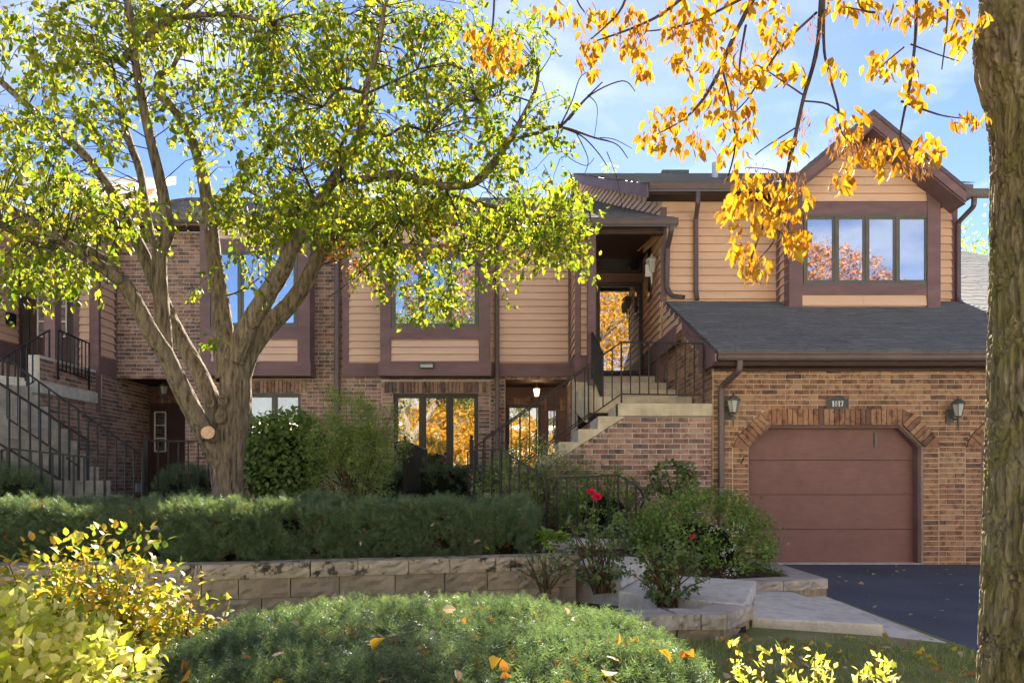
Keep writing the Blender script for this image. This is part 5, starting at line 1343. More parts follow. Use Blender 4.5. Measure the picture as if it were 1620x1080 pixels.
idx = np.arange(na * len(zz)).reshape(len(zz), na); nxt = np.roll(idx, -1, 1)
T = np.stack([idx[:-1], nxt[:-1], nxt[1:], idx[1:]], -1).reshape(-1, 4)
o = mesh_np('trunk', V, T, bark_moss, AT, True)
bt = MB()
AYB = 3.8
def ash(pts, y0, y1):
    n = len(pts); out_ = [Vector(P(x, y, y0 + (y1 - y0) * i / (n - 1))) for i, (x, y, w_) in enumerate(pts)]
    rad = [w_ / 2 * AYB / FPX for _, _, w_ in pts]; sm, sr = [], []
    for i in range(n - 1):
        p0, p1, p2, p3 = out_[max(i-1, 0)], out_[i], out_[i+1], out_[min(i+2, n-1)]
        for k in range(4):
            t = k / 4; sm.append(.5 * ((2*p1) + (p2-p0)*t + (2*p0-5*p1+4*p2-p3)*t*t + (-p0+3*p1-3*p2+p3)*t**3)); sr.append(rad[i] * (1-t) + rad[i+1] * t)
    sm.append(out_[-1]); sr.append(rad[-1]); bt.tube(sm, sr, 6, wob=.15); return sm
AB = [[(1302,-160,12),(1300,-40,8),(1297,30,7),(1290,90,7),(1270,160,6),(1255,230,6),(1240,290,5),(1215,340,4),(1195,390,3),(1182,432,2)],
      [(1304,-100,7),(1303,60,5),(1310,110,4),(1325,165,4),(1330,205,3),(1345,228,2)], [(1452,-160,9),(1450,-20,6),(1448,60,5),(1440,130,5),(1428,190,4),(1425,220,3),(1440,255,2)],
      [(1215,-160,11),(1200,-30,8),(1180,20,7),(1155,70,6),(1140,110,6),(1110,160,5),(1080,190,3),(1040,212,2)], [(1140,100,4),(1155,160,3),(1163,230,3),(1150,285,2)], [(1180,40,4),(1170,100,3),(1172,135,2)],
      [(1292,20,4),(1240,70,4),(1200,130,3),(1180,160,2),(1150,190,2)], [(1190,-10,5),(1110,30,4),(1060,45,3),(1020,50,2)], [(1130,-60,7),(1110,-30,6),(1050,20,5),(1000,45,4),(940,66,2)], [(1010,-60,5),(985,10,4),(960,40,3),(935,62,2)],
      [(785,-140,5),(783,-30,4),(780,35,3),(775,55,2)], [(1425,160,4),(1480,180,3),(1510,186,2),(1532,187,2)], [(1502,-120,5),(1500,-30,4),(1498,40,3),(1490,110,2)], [(1240,290,3),(1225,270,2),(1180,265,1.5)], [(1272,160,3),(1310,165,3),(1335,185,2)],
      [(1430,75,3),(1400,100,2),(1385,120,2)], [(1440,70,3),(1480,85,2),(1510,95,2)], [(1350,-60,5),(1360,10,3),(1385,20,3),(1330,10,2)], [(900,-100,5),(910,-10,3),(925,20,2)], [(1262,200,3),(1215,230,2),(1195,245,2)],[(1250,240,3),(1235,330,3),(1225,380,2),(1190,420,2)], [(1270,150,3),(1210,110,2),(1190,100,2)], [(1225,360,2),(1250,380,2),(1262,395,1.5)]]
for b_ in AB:
    ash(b_, AYB, AYB)
# limb overhead from which the branches hang (above the frame)
top = Vector((2.84, 4.0, 4.7))
bt.tube([top, (2.4, 3.95, 5.0), (1.6, 3.85, 5.05), (.8, 3.8, 4.95), (.1, 3.8, 4.75), (-.25, 3.8, 4.5)], [.16, .10, .075, .055, .04, .02], 10)
for b_ in AB:
    if b_[0][1] < -20:
        p = Vector(P(b_[0][0], b_[0][1], AYB)); bt.tube([p, (p.x + .05, AYB + .02, (p.z + 4.95) / 2), (p.x + .1, 3.83, 4.95)], [b_[0][2] / 2 * AYB / FPX, .012, .014], 5)
bt.tube([(2.84, 4.0, 5.1), (2.9, 4.0, 6.2), (3.1, 3.9, 8.2)], [.24, .2, .13], 12); bt.tube([(2.9, 4, 6.0), (2.0, 3.6, 7.4), (1.0, 3.0, 8.6)], [.13, .1, .05], 8)
bt.tube([(2.9, 4, 6.4), (4.2, 4.2, 7.6), (5.4, 4.4, 8.4)], [.12, .09, .04], 8)
bt.build('branches', bark_dk, AT, True)
CL = [(790,85,45,34,40),(760,60,30,18,10),(900,20,60,22,26),(935,100,22,26,12),(940,60,25,30,14),(985,40,40,35,26),(1000,75,30,14,12),(1020,108,15,16,10),(1080,40,40,30,30),(1120,60,50,40,36),(1150,120,45,40,34),(1120,170,40,28,24),(1055,190,38,20,22),(1030,225,22,18,14),(1060,235,18,14,8),(1100,235,24,16,13),
      (1195,110,36,28,26),(1165,200,34,26,24),(1160,250,24,18,12),(1225,50,40,30,26),(1250,120,22,18,12),(1250,235,24,18,14),(1330,10,40,18,16),(1320,108,16,14,8),(1395,105,34,22,20),(1370,15,30,14,10),(1440,20,40,24,22),(1445,150,26,20,16),(1440,105,18,14,8),(1500,25,36,24,20),(1515,70,24,16,10),
      (1340,195,32,26,24),(1400,248,42,26,28),(1468,238,26,24,18),(1330,290,18,18,10),(1345,260,16,16,8),(1525,190,20,14,10),(1170,285,18,14,8),(1180,335,42,30,36),(1210,300,36,26,24),(1255,320,30,30,26),(1258,385,22,22,20),(1172,390,26,20,16),(1195,425,28,18,18),(1215,355,30,20,18),(1556,190,6,10,2),(1080,105,30,20,12),(1100,5,60,14,18),(1200,10,50,14,16),(1560,30,8,16,3),(1540,50,14,14,5),(1180,160,20,18,10)]
ap, ad, asz = [], [], []
for x, y, rx, ry, k in CL:
    k = int(k * 1.7); a = rng.uniform(0, 6.283, k); r = np.sqrt(rng.random(k)); Y = AYB + rng.normal(size=k) * .14
    xx, yy = x + rx * r * np.cos(a), y - 6 + ry * r * np.sin(a)
    ap.append(np.stack([(xx - CX) * Y / FPX, Y, EYE + (CY - yy) * Y / FPX], -1)); d_ = rdir(k) * .55; d_[:, 2] -= .8
    ad.append(unit(d_)); asz.append(rng.uniform(.05, .085, k))
ap, ad, asz = map(np.concatenate, (ap, ad, asz))
an = rdir(len(ap)); an[:, 1] -= .6
order = np.argsort(-asz)
LM = []
for s_i in range(5):
    tv = LEAF8[0].copy(); tv[:, 2] += np.array([.0, .05, .02, -.15, .02, .05, -.02, -.05]) * (s_i - 2) * .6; tv[:, 1] *= .62 + .08 * s_i
    me = bpy.data.meshes.new('leaf'); me.from_pydata([tuple(p) for p in tv], [], [tuple(t) for t in LEAF8[1]]); me.materials.append(leaf_yellow); LM.append(me)
for n_i, i in enumerate(order[:300]):
    d_ = Vector(ad[i]); s_ = d_.cross(Vector(an[i])).normalized(); nn = s_.cross(d_)
    M3 = Matrix((d_, s_, nn)).transposed(); o = piece('leaf', LM[n_i % 5], AT, ap[i], M3.to_euler(), (asz[i],) * 3)
rest = order[300:]
V, T = expand(ap[rest], ad[rest], an[rest], asz[rest], *LEAF8, wid=rng.uniform(.6, .95, len(rest))); o = mesh_np('leaf_remainder', V, T, leaf_yellow, AT); o['kind'] = 'stuff'
# hanging seed clusters
KEY = (np.array([(0,0,0),(.5,.09,.02),(1,0,0),(.5,-.09,.02)]), np.array([(0,2,1),(0,3,2)]))
kp, kd, ks = [], [], []
for x, y, rx, ry, k in ((795,75,26,36,60),(925,80,14,34,45),(1000,30,20,20,40),(1075,40,14,22,35),(1010,60,18,18,30),(1165,80,22,26,45),(1085,50,16,20,30),(1385,240,26,24,90),(1448,262,26,16,110),(1355,230,24,24,90),(1325,225,18,26,70),(1288,45,14,24,35),(1535,190,18,12,36),(1195,422,30,22,80),(1250,285,30,20,80),(1200,270,26,16,40),(1440,20,18,24,35),(1390,22,14,20,25),(1260,385,20,16,40),(1240,345,24,20,40),(1100,210,16,16,25),(1060,180,20,16,25),(1275,190,10,26,25)):
    a = rng.uniform(0, 6.283, k); r = np.sqrt(rng.random(k)); Y = AYB + rng.normal(size=k) * .1
    xx, yy = x + rx * r * np.cos(a), y + ry * r * np.sin(a)
    kp.append(np.stack([(xx - CX) * Y / FPX, Y, EYE + (CY - yy) * Y / FPX], -1)); d_ = rdir(k) * .45; d_[:, 2] -= .9; kd.append(unit(d_)); ks.append(rng.uniform(.03, .05, k))
kp, kd, ks = map(np.concatenate, (kp, kd, ks))
V, T = expand(kp, kd, rdir(len(kp)), ks, *KEY); o = mesh_np('seed_clusters', V, T, leaf_brown, AT); o['kind'] = 'stuff'
# the rest of the crown, above and behind the frame
N = 9000
c1, _ = ell_points(N, (3.2, 2.6, 8.6), (4.2, 3.6, 2.6), .3)
V, T = expand(c1, drooping(N, .5), rdir(N), rng.uniform(.10, .17, N), *LEAF4); o = mesh_np('crown', V, T, leaf_yellow, AT); o['kind'] = 'stuff'

# ------------------------------------------------------------------ clipped yews
def yew(name, label, cat, surf, N, m, size, inner, group=None, loc=(0,0,0)):
    """surf(n) -> positions, normals ; inner: MB of the dark inside"""
    t = thing(name, label, cat, loc, group)
    inner.build('shade_core', shade_core_m, t, True)  # added solid core: blocks the view through, coloured as inner shade
    K = N // 11; p, nrm = surf(K); hole = lump(p, 99, 4.5, 2) > -.78; p, nrm = p[hole], nrm[hole]; K = len(p); off = rng.normal(size=K) * .022 + lump(p, 98, 3.0, 2) * .03
    p = p + nrm * off[:, None]; cd_ = unit(nrm + rng.normal(size=(K, 3)) * .5 + np.array([0, 0, .3]))
    pp = np.repeat(p, 11, 0) + rng.normal(size=(K * 11, 3)) * .024; nn = np.repeat(nrm, 11, 0)
    d_ = unit(np.repeat(cd_, 11, 0) + rng.normal(size=(K * 11, 3)) * .45)
    V, T = expand(pp - nn * rng.uniform(.0, .06, (K * 11, 1)), d_, unit(nn + rng.normal(size=(K * 11, 3)) * .6), rng.uniform(size[0], size[1], K * 11), *SPRIG)
    o = mesh_np('foliage', V, T, m, t); o['kind'] = 'stuff'
    k = N // 60; pp, nn = surf(k); V, T = expand(pp - nn * .01, unit(nn + rng.normal(size=(k, 3)) * .8), rdir(k), rng.uniform(.04, .08, k), *SPRIG); o = mesh_np('dead_sprigs', V, T, leaf_brown, t); o['kind'] = 'stuff'
    k = N // 70; pp, nn = surf(k); V, T = expand(pp + nn * .02, unit(nn + rng.normal(size=(k, 3)) * .35 + np.array([0, 0, .4])), rdir(k), rng.uniform(.06, .10, k), *SPRIG); o = mesh_np('stray_shoots', V, T, m, t); o['kind'] = 'stuff'
    return t, p, nrm
def superdome(c, r, e=.55, seed=1, amp=.05):
    def surf(n):
        th = rng.uniform(0, 2*np.pi, n); ph = np.arcsin(rng.random(n) ** .8)
        def sp(v, k): return np.sign(v) * np.abs(v) ** k
        P_ = np.stack([sp(np.cos(ph), e) * sp(np.cos(th), .85), sp(np.cos(ph), e) * sp(np.sin(th), .85), sp(np.sin(ph), e)], -1)
        nn = unit(P_ ** 3 + .25 * P_) if False else unit(np.sign(P_) * np.abs(P_) ** 2.2 / np.array(r) + 1e-6)
        X = np.array(c) + P_ * np.array(r); X = X + nn * (lump(X, seed, 1.6, 3) * amp)[:, None]; return X, nn
    mb = MB(); n1, n2 = 32, 10
    vs, fs = [], []
    for j in range(n2 + 1):
        ph = j / n2 * math.pi / 2
        for i in range(n1):
            th = 2 * math.pi * i / n1
            def sp(v, k): return math.copysign(abs(v) ** k, v)
            vs.append((c[0] + (r[0] - .12) * sp(math.cos(ph), e) * sp(math.cos(th), .85), c[1] + (r[1] - .12) * sp(math.cos(ph), e) * sp(math.sin(th), .85), c[2] + (r[2] - .10) * sp(math.sin(ph), e)))
    for j in range(n2):
        for i in range(n1): fs.append((j*n1+i, j*n1+(i+1) % n1, (j+1)*n1+(i+1) % n1, (j+1)*n1+i))
    mb.add(vs, fs); return surf, mb
surf, inner = superdome((-.50, 4.2, 0), (1.50, 1.25, .43), .60, 3, .06)
mound, mp, mn = yew('yew_mound', 'broad low clipped yew scattered with fallen leaves at the front of the lawn', 'shrub', surf, 64000, needle_m, (.042, .075), inner, loc=(-.42, 4.15, 0))
def hedge_surf(n):
    x = rng.uniform(-6.5, .18, n); t = rng.random(n); yb = np.where(x < -2.7, 6.31, 6.32 + (x + 2.7) / 3.32 * .82) + .20
    front = t < .58
    top_z = 1.04 + .02 * np.sin(x * 2.1) + .02 * np.sin(x * 5.3)
    z = np.where(front, rng.uniform(.54, 1.04, n), top_z); y = np.where(front, yb + .10 + .12 * np.clip((z - .78) / .24, 0, 1) ** 2, yb + rng.uniform(.18, 1.05, n))
    nn = np.stack([np.zeros(n), np.where(front, -1, -.12), np.where(front, .18 + .6 * np.clip((z - .82) / .2, 0, 1), 1)], -1); nn = unit(nn)
    end = rng.random(n) < .05; x = np.where(end, .18 + .02 * rng.normal(size=n), x); y = np.where(end, 7.25 + rng.uniform(0, 1.0, n), y); z = np.where(end, rng.uniform(.55, .97, n), z)
    nn[end] = (1, -.2, .2)
    z = np.where(front | end, z, z - .05 * np.clip((x + .3) / .5, 0, 1)); X = np.stack([x, y, z], -1)
    return X + unit(nn) * (lump(X, 7, 2.4, 3) * .07)[:, None], unit(nn)
inner = MB()
for a, b in ((-6.5, -2.7), (-2.7, .10)):
    inner.prism([(a, wall_y(a) + .40, .45), (b, wall_y(b) + .40, .45), (b, wall_y(b) + .46, .89), (a, wall_y(a) + .46, .89)], (0, .75, 0))
hedge, hp, hn_ = yew('yew_hedge', 'long dark clipped yew hedge on top of the block retaining wall', 'hedge', hedge_surf, 70000, needle_dk, (.045, .08), inner, loc=(-3, 6.9, .5))
surf, inner = superdome((-1.5, 14.0, .5), (1.35, .6, 1.1), .45, 9, .04)
yew('box_hedge', 'small dark clipped hedge under the big ground floor window', 'hedge', surf, 6000, needle_dk, (.06, .10), inner, loc=(-1.5, 14, .5))
surf, inner = superdome((-5.6, 12.6, .5), (.55, .5, 1.02), .6, 10, .04)
yew('small_yew', 'small bluish evergreen in front of the dark left entry', 'shrub', surf, 3000, needle_dk, (.06, .10), inner, loc=(-5.6, 12.6, .5))
surf, inner = superdome((-6.3, 8.6, .5), (.9, .5, .98), .55, 12, .04)
yew('small_yew', 'low evergreen behind the railing at the far left', 'shrub', surf, 3500, needle_dk, (.06, .10), inner, loc=(-6.3, 8.6, .5))

# ------------------------------------------------------------------ leafy shrubs
def shrub(name, label, c, r, N, m, size, tmpl=LEAF8, nstem=14, shell=.45, flat=.3, down=.1, up=.25, cat='shrub', wid=(.9, 1.3), amp=.22, group=None, clusters=0, inner=True):
    base = (c[0], c[1], c[2] - r[2]); t = thing(name, label, cat, base, group)
    if clusters:
        cc, dd_ = ell_points(clusters, c, r, shell); cc = cc + dd_ * (lump(cc, int(abs(c[0] * 100)) + 3, 1.6) * amp)[:, None] * np.array(r)
        k = N // clusters; p = np.repeat(cc, k, 0) + rng.normal(size=(clusters * k, 3)) * .055 * max(r) ; dd_ = np.repeat(dd_, k, 0); N = len(p)
    else:
        p, dd_ = ell_points(N, c, r, shell); p = p + dd_ * (lump(p, int(abs(c[0] * 100)) + 3, 1.6) * amp)[:, None] * np.array(r)
    p[:, 2] = np.maximum(p[:, 2], base[2] + .02)
    d_ = unit(dd_ * .6 + rng.normal(size=(N, 3)) * .6 + np.array([0, 0, up - down])); nn = unit(np.array([0, 0, 1.0]) + dd_ * .8 + rng.normal(size=(N, 3)) * flat)
    V, T = expand(p, d_, nn, rng.uniform(*size, N), *tmpl, wid=rng.uniform(*wid, N)); o = mesh_np('foliage', V, T, m, t); o['kind'] = 'stuff'
    st = MB()
    for i in range(nstem):
        q = p[rng.integers(N)]; b0 = np.array(base) + np.array([rng.normal() * .12 * r[0], rng.normal() * .12 * r[1], -.03]); mid = (b0 + q) / 2 + np.array([0, 0, .12 * r[2]]) + rng.normal(size=3) * .06 * r[0]
        st.tube([b0, mid, q], [.012, .008, .003], 4, cap=False)
    if nstem: st.build('stems', stem_m, t, True)
    if inner:
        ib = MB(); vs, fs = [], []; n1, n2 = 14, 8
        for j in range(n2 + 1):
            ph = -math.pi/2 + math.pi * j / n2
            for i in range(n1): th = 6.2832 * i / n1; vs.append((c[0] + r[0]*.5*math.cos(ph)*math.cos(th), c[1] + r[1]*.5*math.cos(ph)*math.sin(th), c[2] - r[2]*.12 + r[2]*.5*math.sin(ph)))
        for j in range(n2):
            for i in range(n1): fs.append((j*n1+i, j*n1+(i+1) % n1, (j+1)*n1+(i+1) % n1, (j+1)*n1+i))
        ib.add(vs, fs); ib.build('shaded_core', shade_core_m, t, True)
    return t, p
shrub('broadleaf_shrub', 'dark green broadleaf shrub between the tree trunk and the feathery shrub', P(447, 722, 10.6), (.74, .5, .78), 5200, leaf_dark, (.055, .10), up=.0, wid=(1.1, 1.5), shell=.3)
shrub('feathery_shrub', 'light green feathery shrub left of the ground floor window', P(560, 715, 10.3), (.66, .5, .82), 24000, leaf_feather, (.025, .05), LEAF4, clusters=700, nstem=40, shell=.1, amp=.35, wid=(.6, .9), inner=False)
t_, pA = shrub('aster_shrub', 'loose shrub with pale purple flowers at the foot of the brick stair', P(840, 762, 10.8), (.90, .45, .66), 6500, leaf_aster, (.03, .055), LEAF4, clusters=340, nstem=30, shell=.2, inner=False)
k = 520; up_ = pA[rng.choice(np.where(pA[:, 2] > np.quantile(pA[:, 2], .62))[0], k)] + rng.normal(size=(k, 3)) * .02 + np.array([0, -.03, .04])
V, T = expand(up_, rdir(k), rdir(k), rng.uniform(.02, .035, k), *LEAF4); mesh_np('flowers', V, T, petal_aster, t_)['kind'] = 'stuff'
t_, pB = shrub('spirea_bush', 'big rounded light green bush between the walk and the garage door', (2.22, 8.75, .56), (.92, .8, .60), 15000, leaf_bush, (.028, .058), LEAF4, clusters=620, nstem=30, shell=.55, amp=.16)
k = 130; sel = pB[rng.choice(np.where((pB[:, 1] < 8.5) & (pB[:, 2] > .25))[0], k)] + np.array([0, -.05, .01])
ctr = np.array([P(x, y, Y) for x, y, Y in ((1160,838,8.0),(1172,833,8.0),(1145,874,7.9),(1158,870,7.9),(1165,902,7.85),(1130,835,8.05),(1150,905,7.85))]); fl_ = np.repeat(ctr, 22, 0) + rng.normal(size=(7 * 22, 3)) * .03
V, T = expand(fl_, rdir(len(fl_)), rdir(len(fl_)), rng.uniform(.015, .03, len(fl_)), *LEAF4); mesh_np('flowers', V, T, petal_white, t_)['kind'] = 'stuff'
shrub('spirea_bush', 'green bush behind the iron handrail, in front of the stair wall', (1.3, 10.35, .88), (.66, .45, .58), 5600, leaf_bush, (.03, .055), LEAF4, clusters=260, nstem=20, amp=.2)
shrub('broadleaf_sapling', 'dark leafy sapling against the brick below the stair landing', P(1066, 757, 10.2), (.36, .2, .26), 420, leaf_rose, (.06, .10), nstem=10, up=.05, inner=False)
def rose(label, c, r, N, seed):
    t, p = shrub('rose_bush', label, c, r, N, leaf_rose, (.028, .052), LEAF8, clusters=N // 9, nstem=26, shell=.25, amp=.3, wid=(1.2, 1.6), inner=False); return t
def bloom(root, c, r=.035):
    k = 26; dd_ = rdir(k); dd_[:, 2] = np.abs(dd_[:, 2]); V, T = expand(np.array(c) + dd_ * r * .35, unit(dd_ + rng.normal(size=(k, 3)) * .3), rdir(k), np.full(k, r), *LEAF8, wid=np.full(k, 2.0)); mesh_np('flower', V, T, petal_red, root)
r1 = rose('tall rose bush with two bright pink blooms in front of the iron handrail', (.86, 7.0, .66), (.36, .28, .42), 1050, 1)
bloom(r1, P(935, 779, 6.9), .036); bloom(r1, P(944, 787, 6.88), .042)
m = MB(); m.tube([(.82, 7.05, .9), P(938, 800, 6.95), P(940, 785, 6.92)], .005, 5); m.build('flower_stem', stem_m, r1)
r2 = rose('open rose bush with bare lower canes growing beside the concrete walk', (1.36, 6.35, .52), (.30, .26, .30), 1150, 2)
r3 = thing('single_rose', 'single small red rose low on the big bush beside the walk', 'flower', P(1095, 850, 7.6)); bloom(r3, P(1095, 850, 7.6), .028)
m = MB(); m.tube([P(1095, 852, 7.6), P(1092, 880, 7.75), (1.75, 7.9, .3)], .004, 5); m.build('flower_stem', stem_m, r3)
shrub('sprawling_plant', 'thin sprawling plant hanging in front of the end of the retaining wall', P(862, 895, 6.7), (.26, .14, .22), 190, leaf_rose, (.03, .055), nstem=12, shell=.2, inner=False, cat='plant')
t = thing('hosta', 'clump of broad light green leaves at the end of the yew hedge', 'plant', P(865, 875, 7.5))
k = 120; a = rng.uniform(0, 6.283, k); c = np.array(P(865, 876, 7.55)); ev = rng.uniform(.1, 1.1, k); d_ = np.stack([np.cos(a), np.sin(a) * .8, ev - .45], -1)
rr_ = rng.uniform(.04, .20, k); base_ = c + np.stack([np.cos(a) * rr_ * 1.2, np.sin(a) * rr_ * .7, .05 + .17 * (1 - rr_ / .24) + rng.uniform(0, .05, k)], -1)
V, T = expand(base_, d_, unit(np.array([0, 0, 1.]) + rng.normal(size=(k, 3)) * .15), rng.uniform(.08, .14, k), *LEAF8, wid=rng.uniform(.9, 1.3, k)); mesh_np('leaves', V, T, leaf_hosta, t)['kind'] = 'stuff'
# front left: variegated shrub near the camera, golden shrub behind
shrub('variegated_shrub', 'sunlit pale yellow and green shrub in the near left corner', (-2.22, 2.75, .22), (.86, .75, .68), 18000, leaf_variegated, (.034, .064), LEAF8, nstem=60, shell=.6, up=.3, wid=(.85, 1.25), amp=.12)
shrub('golden_shrub', 'shrub with golden and green leaves in front of the retaining wall', (-2.72, 4.75, .34), (.92, .5, .62), 3800, leaf_shrub_gold, (.045, .08), LEAF8, nstem=90, shell=.2, up=.3, wid=(.9, 1.3), amp=.3, inner=False)
shrub('golden_shrub', 'small trailing end of the golden shrub beside the lawn', (-2.05, 4.5, .22), (.22, .25, .34), 420, leaf_shrub_gold, (.04, .07), LEAF8, nstem=14, shell=.3, wid=(1.0, 1.5), inner=False)
t = thing('goldenrod_plant', 'bright yellow feathery plant poking up at the bottom of the lawn', 'plant', (1.15, 3.0, .02)); st = MB(); gp, gd_ = [], []
for i in range(16):
    b0 = np.array([1.2 + rng.normal() * .16, 3.0 + rng.normal() * .10, .02]); tip = b0 + np.array([rng.normal() * .12, rng.normal() * .08, rng.uniform(.36, .56)]); st.tube([b0, (b0 + tip) / 2 + np.array([.02, 0, .02]), tip], [.004, .003, .002], 4)
    k = 46; tt = rng.uniform(.45, 1.0, k)[:, None]; gp.append(b0 * (1 - tt) + tip * tt + rng.normal(size=(k, 3)) * .014); gd_.append(unit(rng.normal(size=(k, 3)) * .6 + np.array([0, 0, .5])))
st.build('stems', stem_m, t); gp, gd_ = np.concatenate(gp), np.concatenate(gd_)
V, T = expand(gp, gd_, rdir(len(gp)), rng.uniform(.022, .05, len(gp)), *LEAF4, wid=rng.uniform(.7, 1, len(gp))); mesh_np('leaves', V, T, leaf_variegated, t)['kind'] = 'stuff'

# ------------------------------------------------------------------ grass and fallen leaves
N = 80000
x = rng.uniform(-5.4, 3.36, N); y = rng.uniform(3.0, 6.7, N)
keep = (y < np.where(x < -2.7, 6.31, 6.32 + (x + 2.7) / 3.32 * .82) - .03) & ~((x > .5) & (y > 5.45 + .12 * (x - .5))) & ~((x > 1.9) & (y > 5.75)) & ~((x > 2.9) & (y > 5.5)) & ~(((x + .42) / 1.5) ** 2 + ((y - 4.15) / 1.3) ** 2 < 1)
pch = lump(np.stack([x, y, x * 0], -1), 31, 1.5, 3); keep &= rng.random(N) < np.clip(.75 + pch * .9, .12, 1)
x, y = x[keep], y[keep]; k = len(x)
d_ = np.stack([rng.normal(size=k) * .5, rng.normal(size=k) * .5, np.ones(k)], -1)
V, T = expand(np.stack([x, y, lawn_z(x, y) - .004], -1), d_, rdir(k), rng.uniform(.025, .062, k), *BLADE, wid=np.full(k, 1.4))
tag(mesh_np('grass', V, T, grass_m), 'short green lawn grass between the shrubs and the driveway', 'grass', kind='stuff')
LF = []
for kind_, lm in LITTER:
    for s_i in range(5):
        tv = LEAF8[0].copy(); tv[:, 2] += np.abs(tv[:, 1]) * (.5 + .35 * s_i) * (1 if s_i % 2 else -.6) + .12 * (tv[:, 0] - .5) ** 2 * s_i; tv[:, 1] *= .9 + .14 * (s_i % 3)
        me = bpy.data.meshes.new('fallen_leaf'); me.from_pydata([tuple(p) for p in tv], [], [tuple(t) for t in LEAF8[1]]); me.materials.append(lm); LF.append((kind_, me))
def fallen(x, y, z, size, label, group, tilt=.35):
    kind_, me = LF[rng.choice(15, p=np.repeat([.40, .32, .28], 5) / 5)]
    if 'pale' in label: kind_, me = LF[10 + rng.integers(5)]; label = label.replace('pale dry', 'dry')
    o = bpy.data.objects.new('fallen_leaf', me); COL.objects.link(o); o.location = (x, y, z); o.rotation_euler = (rng.normal() * tilt, rng.normal() * tilt, rng.uniform(0, 6.28)); o.scale = (size,) * 3
    tag(o, kind_ + ' ' + label, 'leaf', kind_ + ' ' + group)
for i in range(130):
    x, y = rng.uniform(1.0, 3.3), rng.uniform(4.0, 5.75)
    fallen(x, y, float(lawn_z(x, y)) + .035, rng.uniform(.035, .075), 'dry leaf lying in the grass beside the driveway', 'leaves on the lawn')
for i in range(14):
    x, y = rng.uniform(-2.0, -1.2), rng.uniform(5.2, 6.1)
    fallen(x, y, float(lawn_z(x, y)) + .035, rng.uniform(.06, .10), 'dry leaf lying in the grass below the block retaining wall', 'leaves below the wall')
sel = np.where((mn[:, 2] > .75))[0]
for i in rng.choice(sel, 110, replace=False):
    fallen(*(mp[i] + np.array([0, 0, .05])), rng.uniform(.05, .10), 'fallen leaf caught on top of the clipped yew mound', 'leaves on the yew mound', .6)
sel = np.where(hn_[:, 1] < -.3)[0]
for i in rng.choice(sel, 16, replace=False):
    fallen(*(hp[i] + hn_[i] * .07), rng.uniform(.05, .09), 'fallen leaf caught on the long yew hedge', 'leaves on the yew hedge', .8)
for i in range(40):
    x, y = rng.uniform(3.5, 6.5), rng.uniform(5.4, 11); fallen(x, y, -.09 + (y + 3) / 14.5 * .09 + .012, rng.uniform(.03, .07), 'pale dry leaf lying on the black driveway', 'leaves on the driveway', .15)
for i in range(16):
    x, y = rng.uniform(1.1, 2.0), rng.uniform(5.9, 6.4); fallen(x, y - .02, .135, rng.uniform(.03, .06), 'dry leaf on the soil between walk and low block row', 'leaves in the rose bed', .3)

# ------------------------------------------------------------------ trees behind the house and across the street
def tree(name, label, base, h, blobs, N, m, size, group=None, tr=.18):
    t = thing(name, label, 'tree', base, group); b = Vector(base); mb = MB()
    mb.tube([b, b + Vector((.05, 0, h * .3)), b + Vector((.1, 0, h * .62))], [tr * 1.3, tr, tr * .5], 10)
    ps = []
    wsum = sum(q[3] * q[4] * q[5] for q in blobs)
    for (x, y, z, rx, ry, rz) in blobs:
        mb.tube([b + Vector((.05, 0, h * .35)), (b + Vector((x, y, z))) * .5 + (b + Vector((.05, 0, h * .35))) * .5 + Vector((0, 0, .2)), b + Vector((x, y, z))], [tr * .5, tr * .35, tr * .12], 6)
        k = int(N * rx * ry * rz / wsum); p, d_ = ell_points(k, b + Vector((x, y, z)), (rx, ry, rz), .4); p = p + d_ * (lump(p, int(rx * 77), .9) * .3)[:, None] * np.array((rx, ry, rz)); ps.append(p)
    p = np.concatenate(ps); k = len(p)
    V, T = expand(p, drooping(k, .5), rdir(k), rng.uniform(*size, k), *LEAF4, wid=rng.uniform(1.0, 1.5, k)); mesh_np('crown', V, T, m, t)['kind'] = 'stuff'
    mb.build('trunk', bark_dk, t, True)
tree('background_tree', 'rounded green tree beyond the roof at the right, beside the trunk', (17.2, 27, 0), 11, [(0, 0, 8, 3, 2.5, 3), (2.5, 0, 7, 2.5, 2.2, 2.6), (-1.6, 0, 6.6, 1.8, 1.8, 2)], 7000, leaf_feather, (.10, .2), 'trees behind the houses')
tree('background_tree', 'slim tree top peeking over the roof ridge left of the other', (5.0, 38, 0), 17.6, [(0, 0, 16, .8, .8, 1.9), (0, 0, 13, 1.4, 1.4, 2)], 2400, leaf_feather, (.10, .18), 'trees behind the houses')
tree('background_tree', 'sparse tree top peeking over the roof ridge near the roof vent', (8.3, 38, 0), 17, [(0, 0, 15.6, 2.0, 1, 1.9), (1.6, 0, 15, 1.4, 1, 1.7), (-1, 0, 15, 1, 1, 1.6)], 2200, leaf_feather, (.10, .18), 'trees behind the houses')
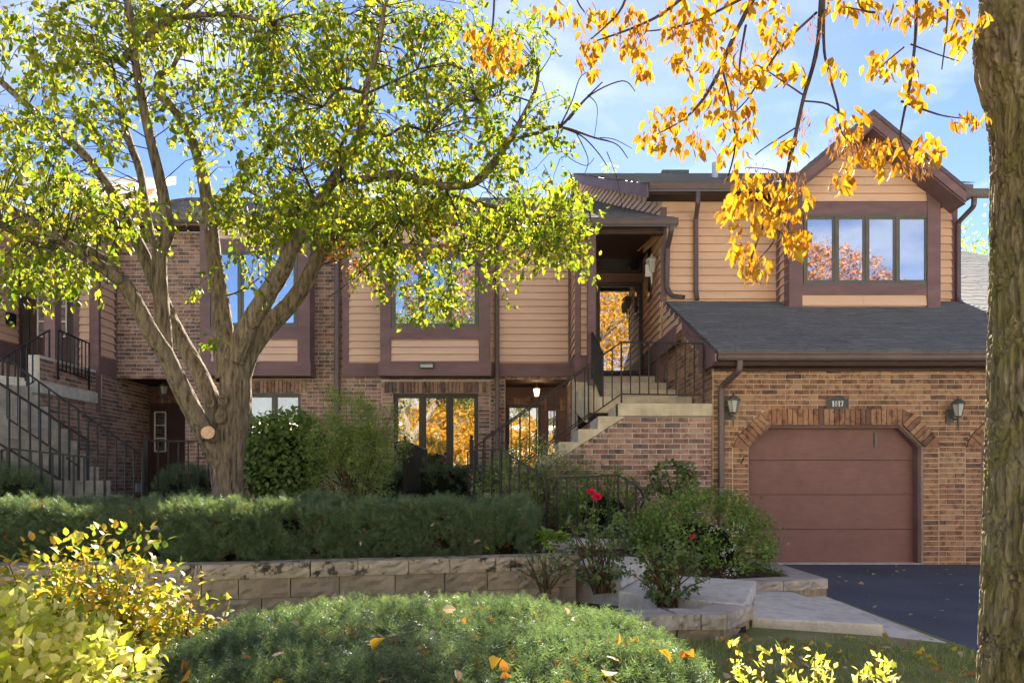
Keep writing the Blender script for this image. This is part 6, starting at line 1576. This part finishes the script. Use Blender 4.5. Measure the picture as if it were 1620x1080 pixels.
for (nm, lab, base, h, bl, N, m, sz) in (
    ('golden_tree', 'golden tree across the street reflected in the big ground floor window', (-4.2, -16, 0), 7.5, [(0, 0, 4.6, 3.2, 2.0, 2.6), (-2.4, 0, 3.6, 2.2, 1.8, 2.0), (2.6, .4, 3.4, 2.4, 1.8, 2.2)], 10000, leaf_yellow, (.12, .22)),
    ('golden_tree', 'tall golden tree across the street reflected in the upstairs entrance door', (7.6, -17, 0), 16, [(0, 0, 12.4, 2.6, 2.0, 3.2), (-1.6, 0, 9.4, 1.8, 1.6, 2.0), (1.8, .3, 9.6, 1.8, 1.6, 2)], 8000, leaf_yellow, (.12, .22)),
    ('golden_tree', 'small golden tree across the street reflected in the recessed lower entry', (1.4, -15, 0), 6, [(0, 0, 3.4, 2.2, 1.6, 2.2)], 4000, leaf_yellow, (.12, .22)),
    ('red_maple', 'red maple across the street reflected in the gabled bay window', (16.6, -10, 0), 14.0, [(0, 0, 11.4, 2.6, 2.0, 2.5), (-1.8, 0, 12.0, 1.7, 1.6, 2.2), (2.4, 0, 10.6, 1.9, 1.6, 1.9)], 9000, maple_m, (.10, .18)),
    ('red_maple', 'red maple across the street reflected in the middle bay window', (-2.6, -17, 0), 15.5, [(0, 0, 13.6, 1.5, 1.5, 1.9), (-1.4, 0, 12.4, 1.2, 1.2, 1.3)], 3500, maple_m, (.11, .2)),
    ('street_tree', 'green tree across the street reflected low in the middle bay window', (-6.8, -17, 0), 12.0, [(0, 0, 9.8, 2.4, 1.8, 2.4), (2.6, 0, 10.2, 2.0, 1.6, 2.0), (4.6, 0, 9.6, 1.8, 1.6, 2.0)], 9000, leaf_feather, (.12, .22)),
    ):
    tree(nm, lab, base, h, bl, N, m, sz, 'trees across the street')
# unseen pale townhouse row, added to bounce sunlight onto the shaded facades
pale_m = simple("bounce_siding", (.74,.65,.52), .05, 2.2, .6, .3, 90, .12)
for i, (x0, lab) in enumerate(((-36, 'leftmost'), (-20.5, 'second from left'), (-5, 'third from left'), (10.5, 'fourth from left'), (26, 'rightmost'))):
    t = thing('bounce_townhouse', 'pale sunlit townhouse across the street, %s of its row' % lab, 'house', (x0 + 7.5, -24, 0), 'added townhouses across the street')
    m = MB(); m.box(x0, x0 + 15, -32, -24, -.1, 6.6); m.prism([(x0, -24.05, 6.6), (x0, -31.95, 6.6), (x0, -28, 9.0)], (15, 0, 0)); m.build('wall', pale_m, t)
    m = MB(); m.prism([(x0 - .2, -23.4, 6.35), (x0 - .2, -28, 9.15), (x0 - .2, -28, 9.0), (x0 - .2, -23.4, 6.2)], (15.3, 0, 0)); m.prism([(x0 - .2, -32.6, 6.35), (x0 - .2, -28, 9.15), (x0 - .2, -28, 9.0), (x0 - .2, -32.6, 6.2)], (15.3, 0, 0)); m.build('roof', roof_m, t)
    for k in range(4):
        for z in (1.2, 4.1):
            m = MB(); m.box(x0 + 1.4 + k * 3.5, x0 + 3.0 + k * 3.5, -23.99, -23.93, z, z + 1.4); wn_ = m.build('window', frame_dk, t)
            MB().box(x0 + 1.5 + k * 3.5, x0 + 2.9 + k * 3.5, -23.925, -23.92, z + .1, z + 1.3).build('pane', glass_dim, wn_)
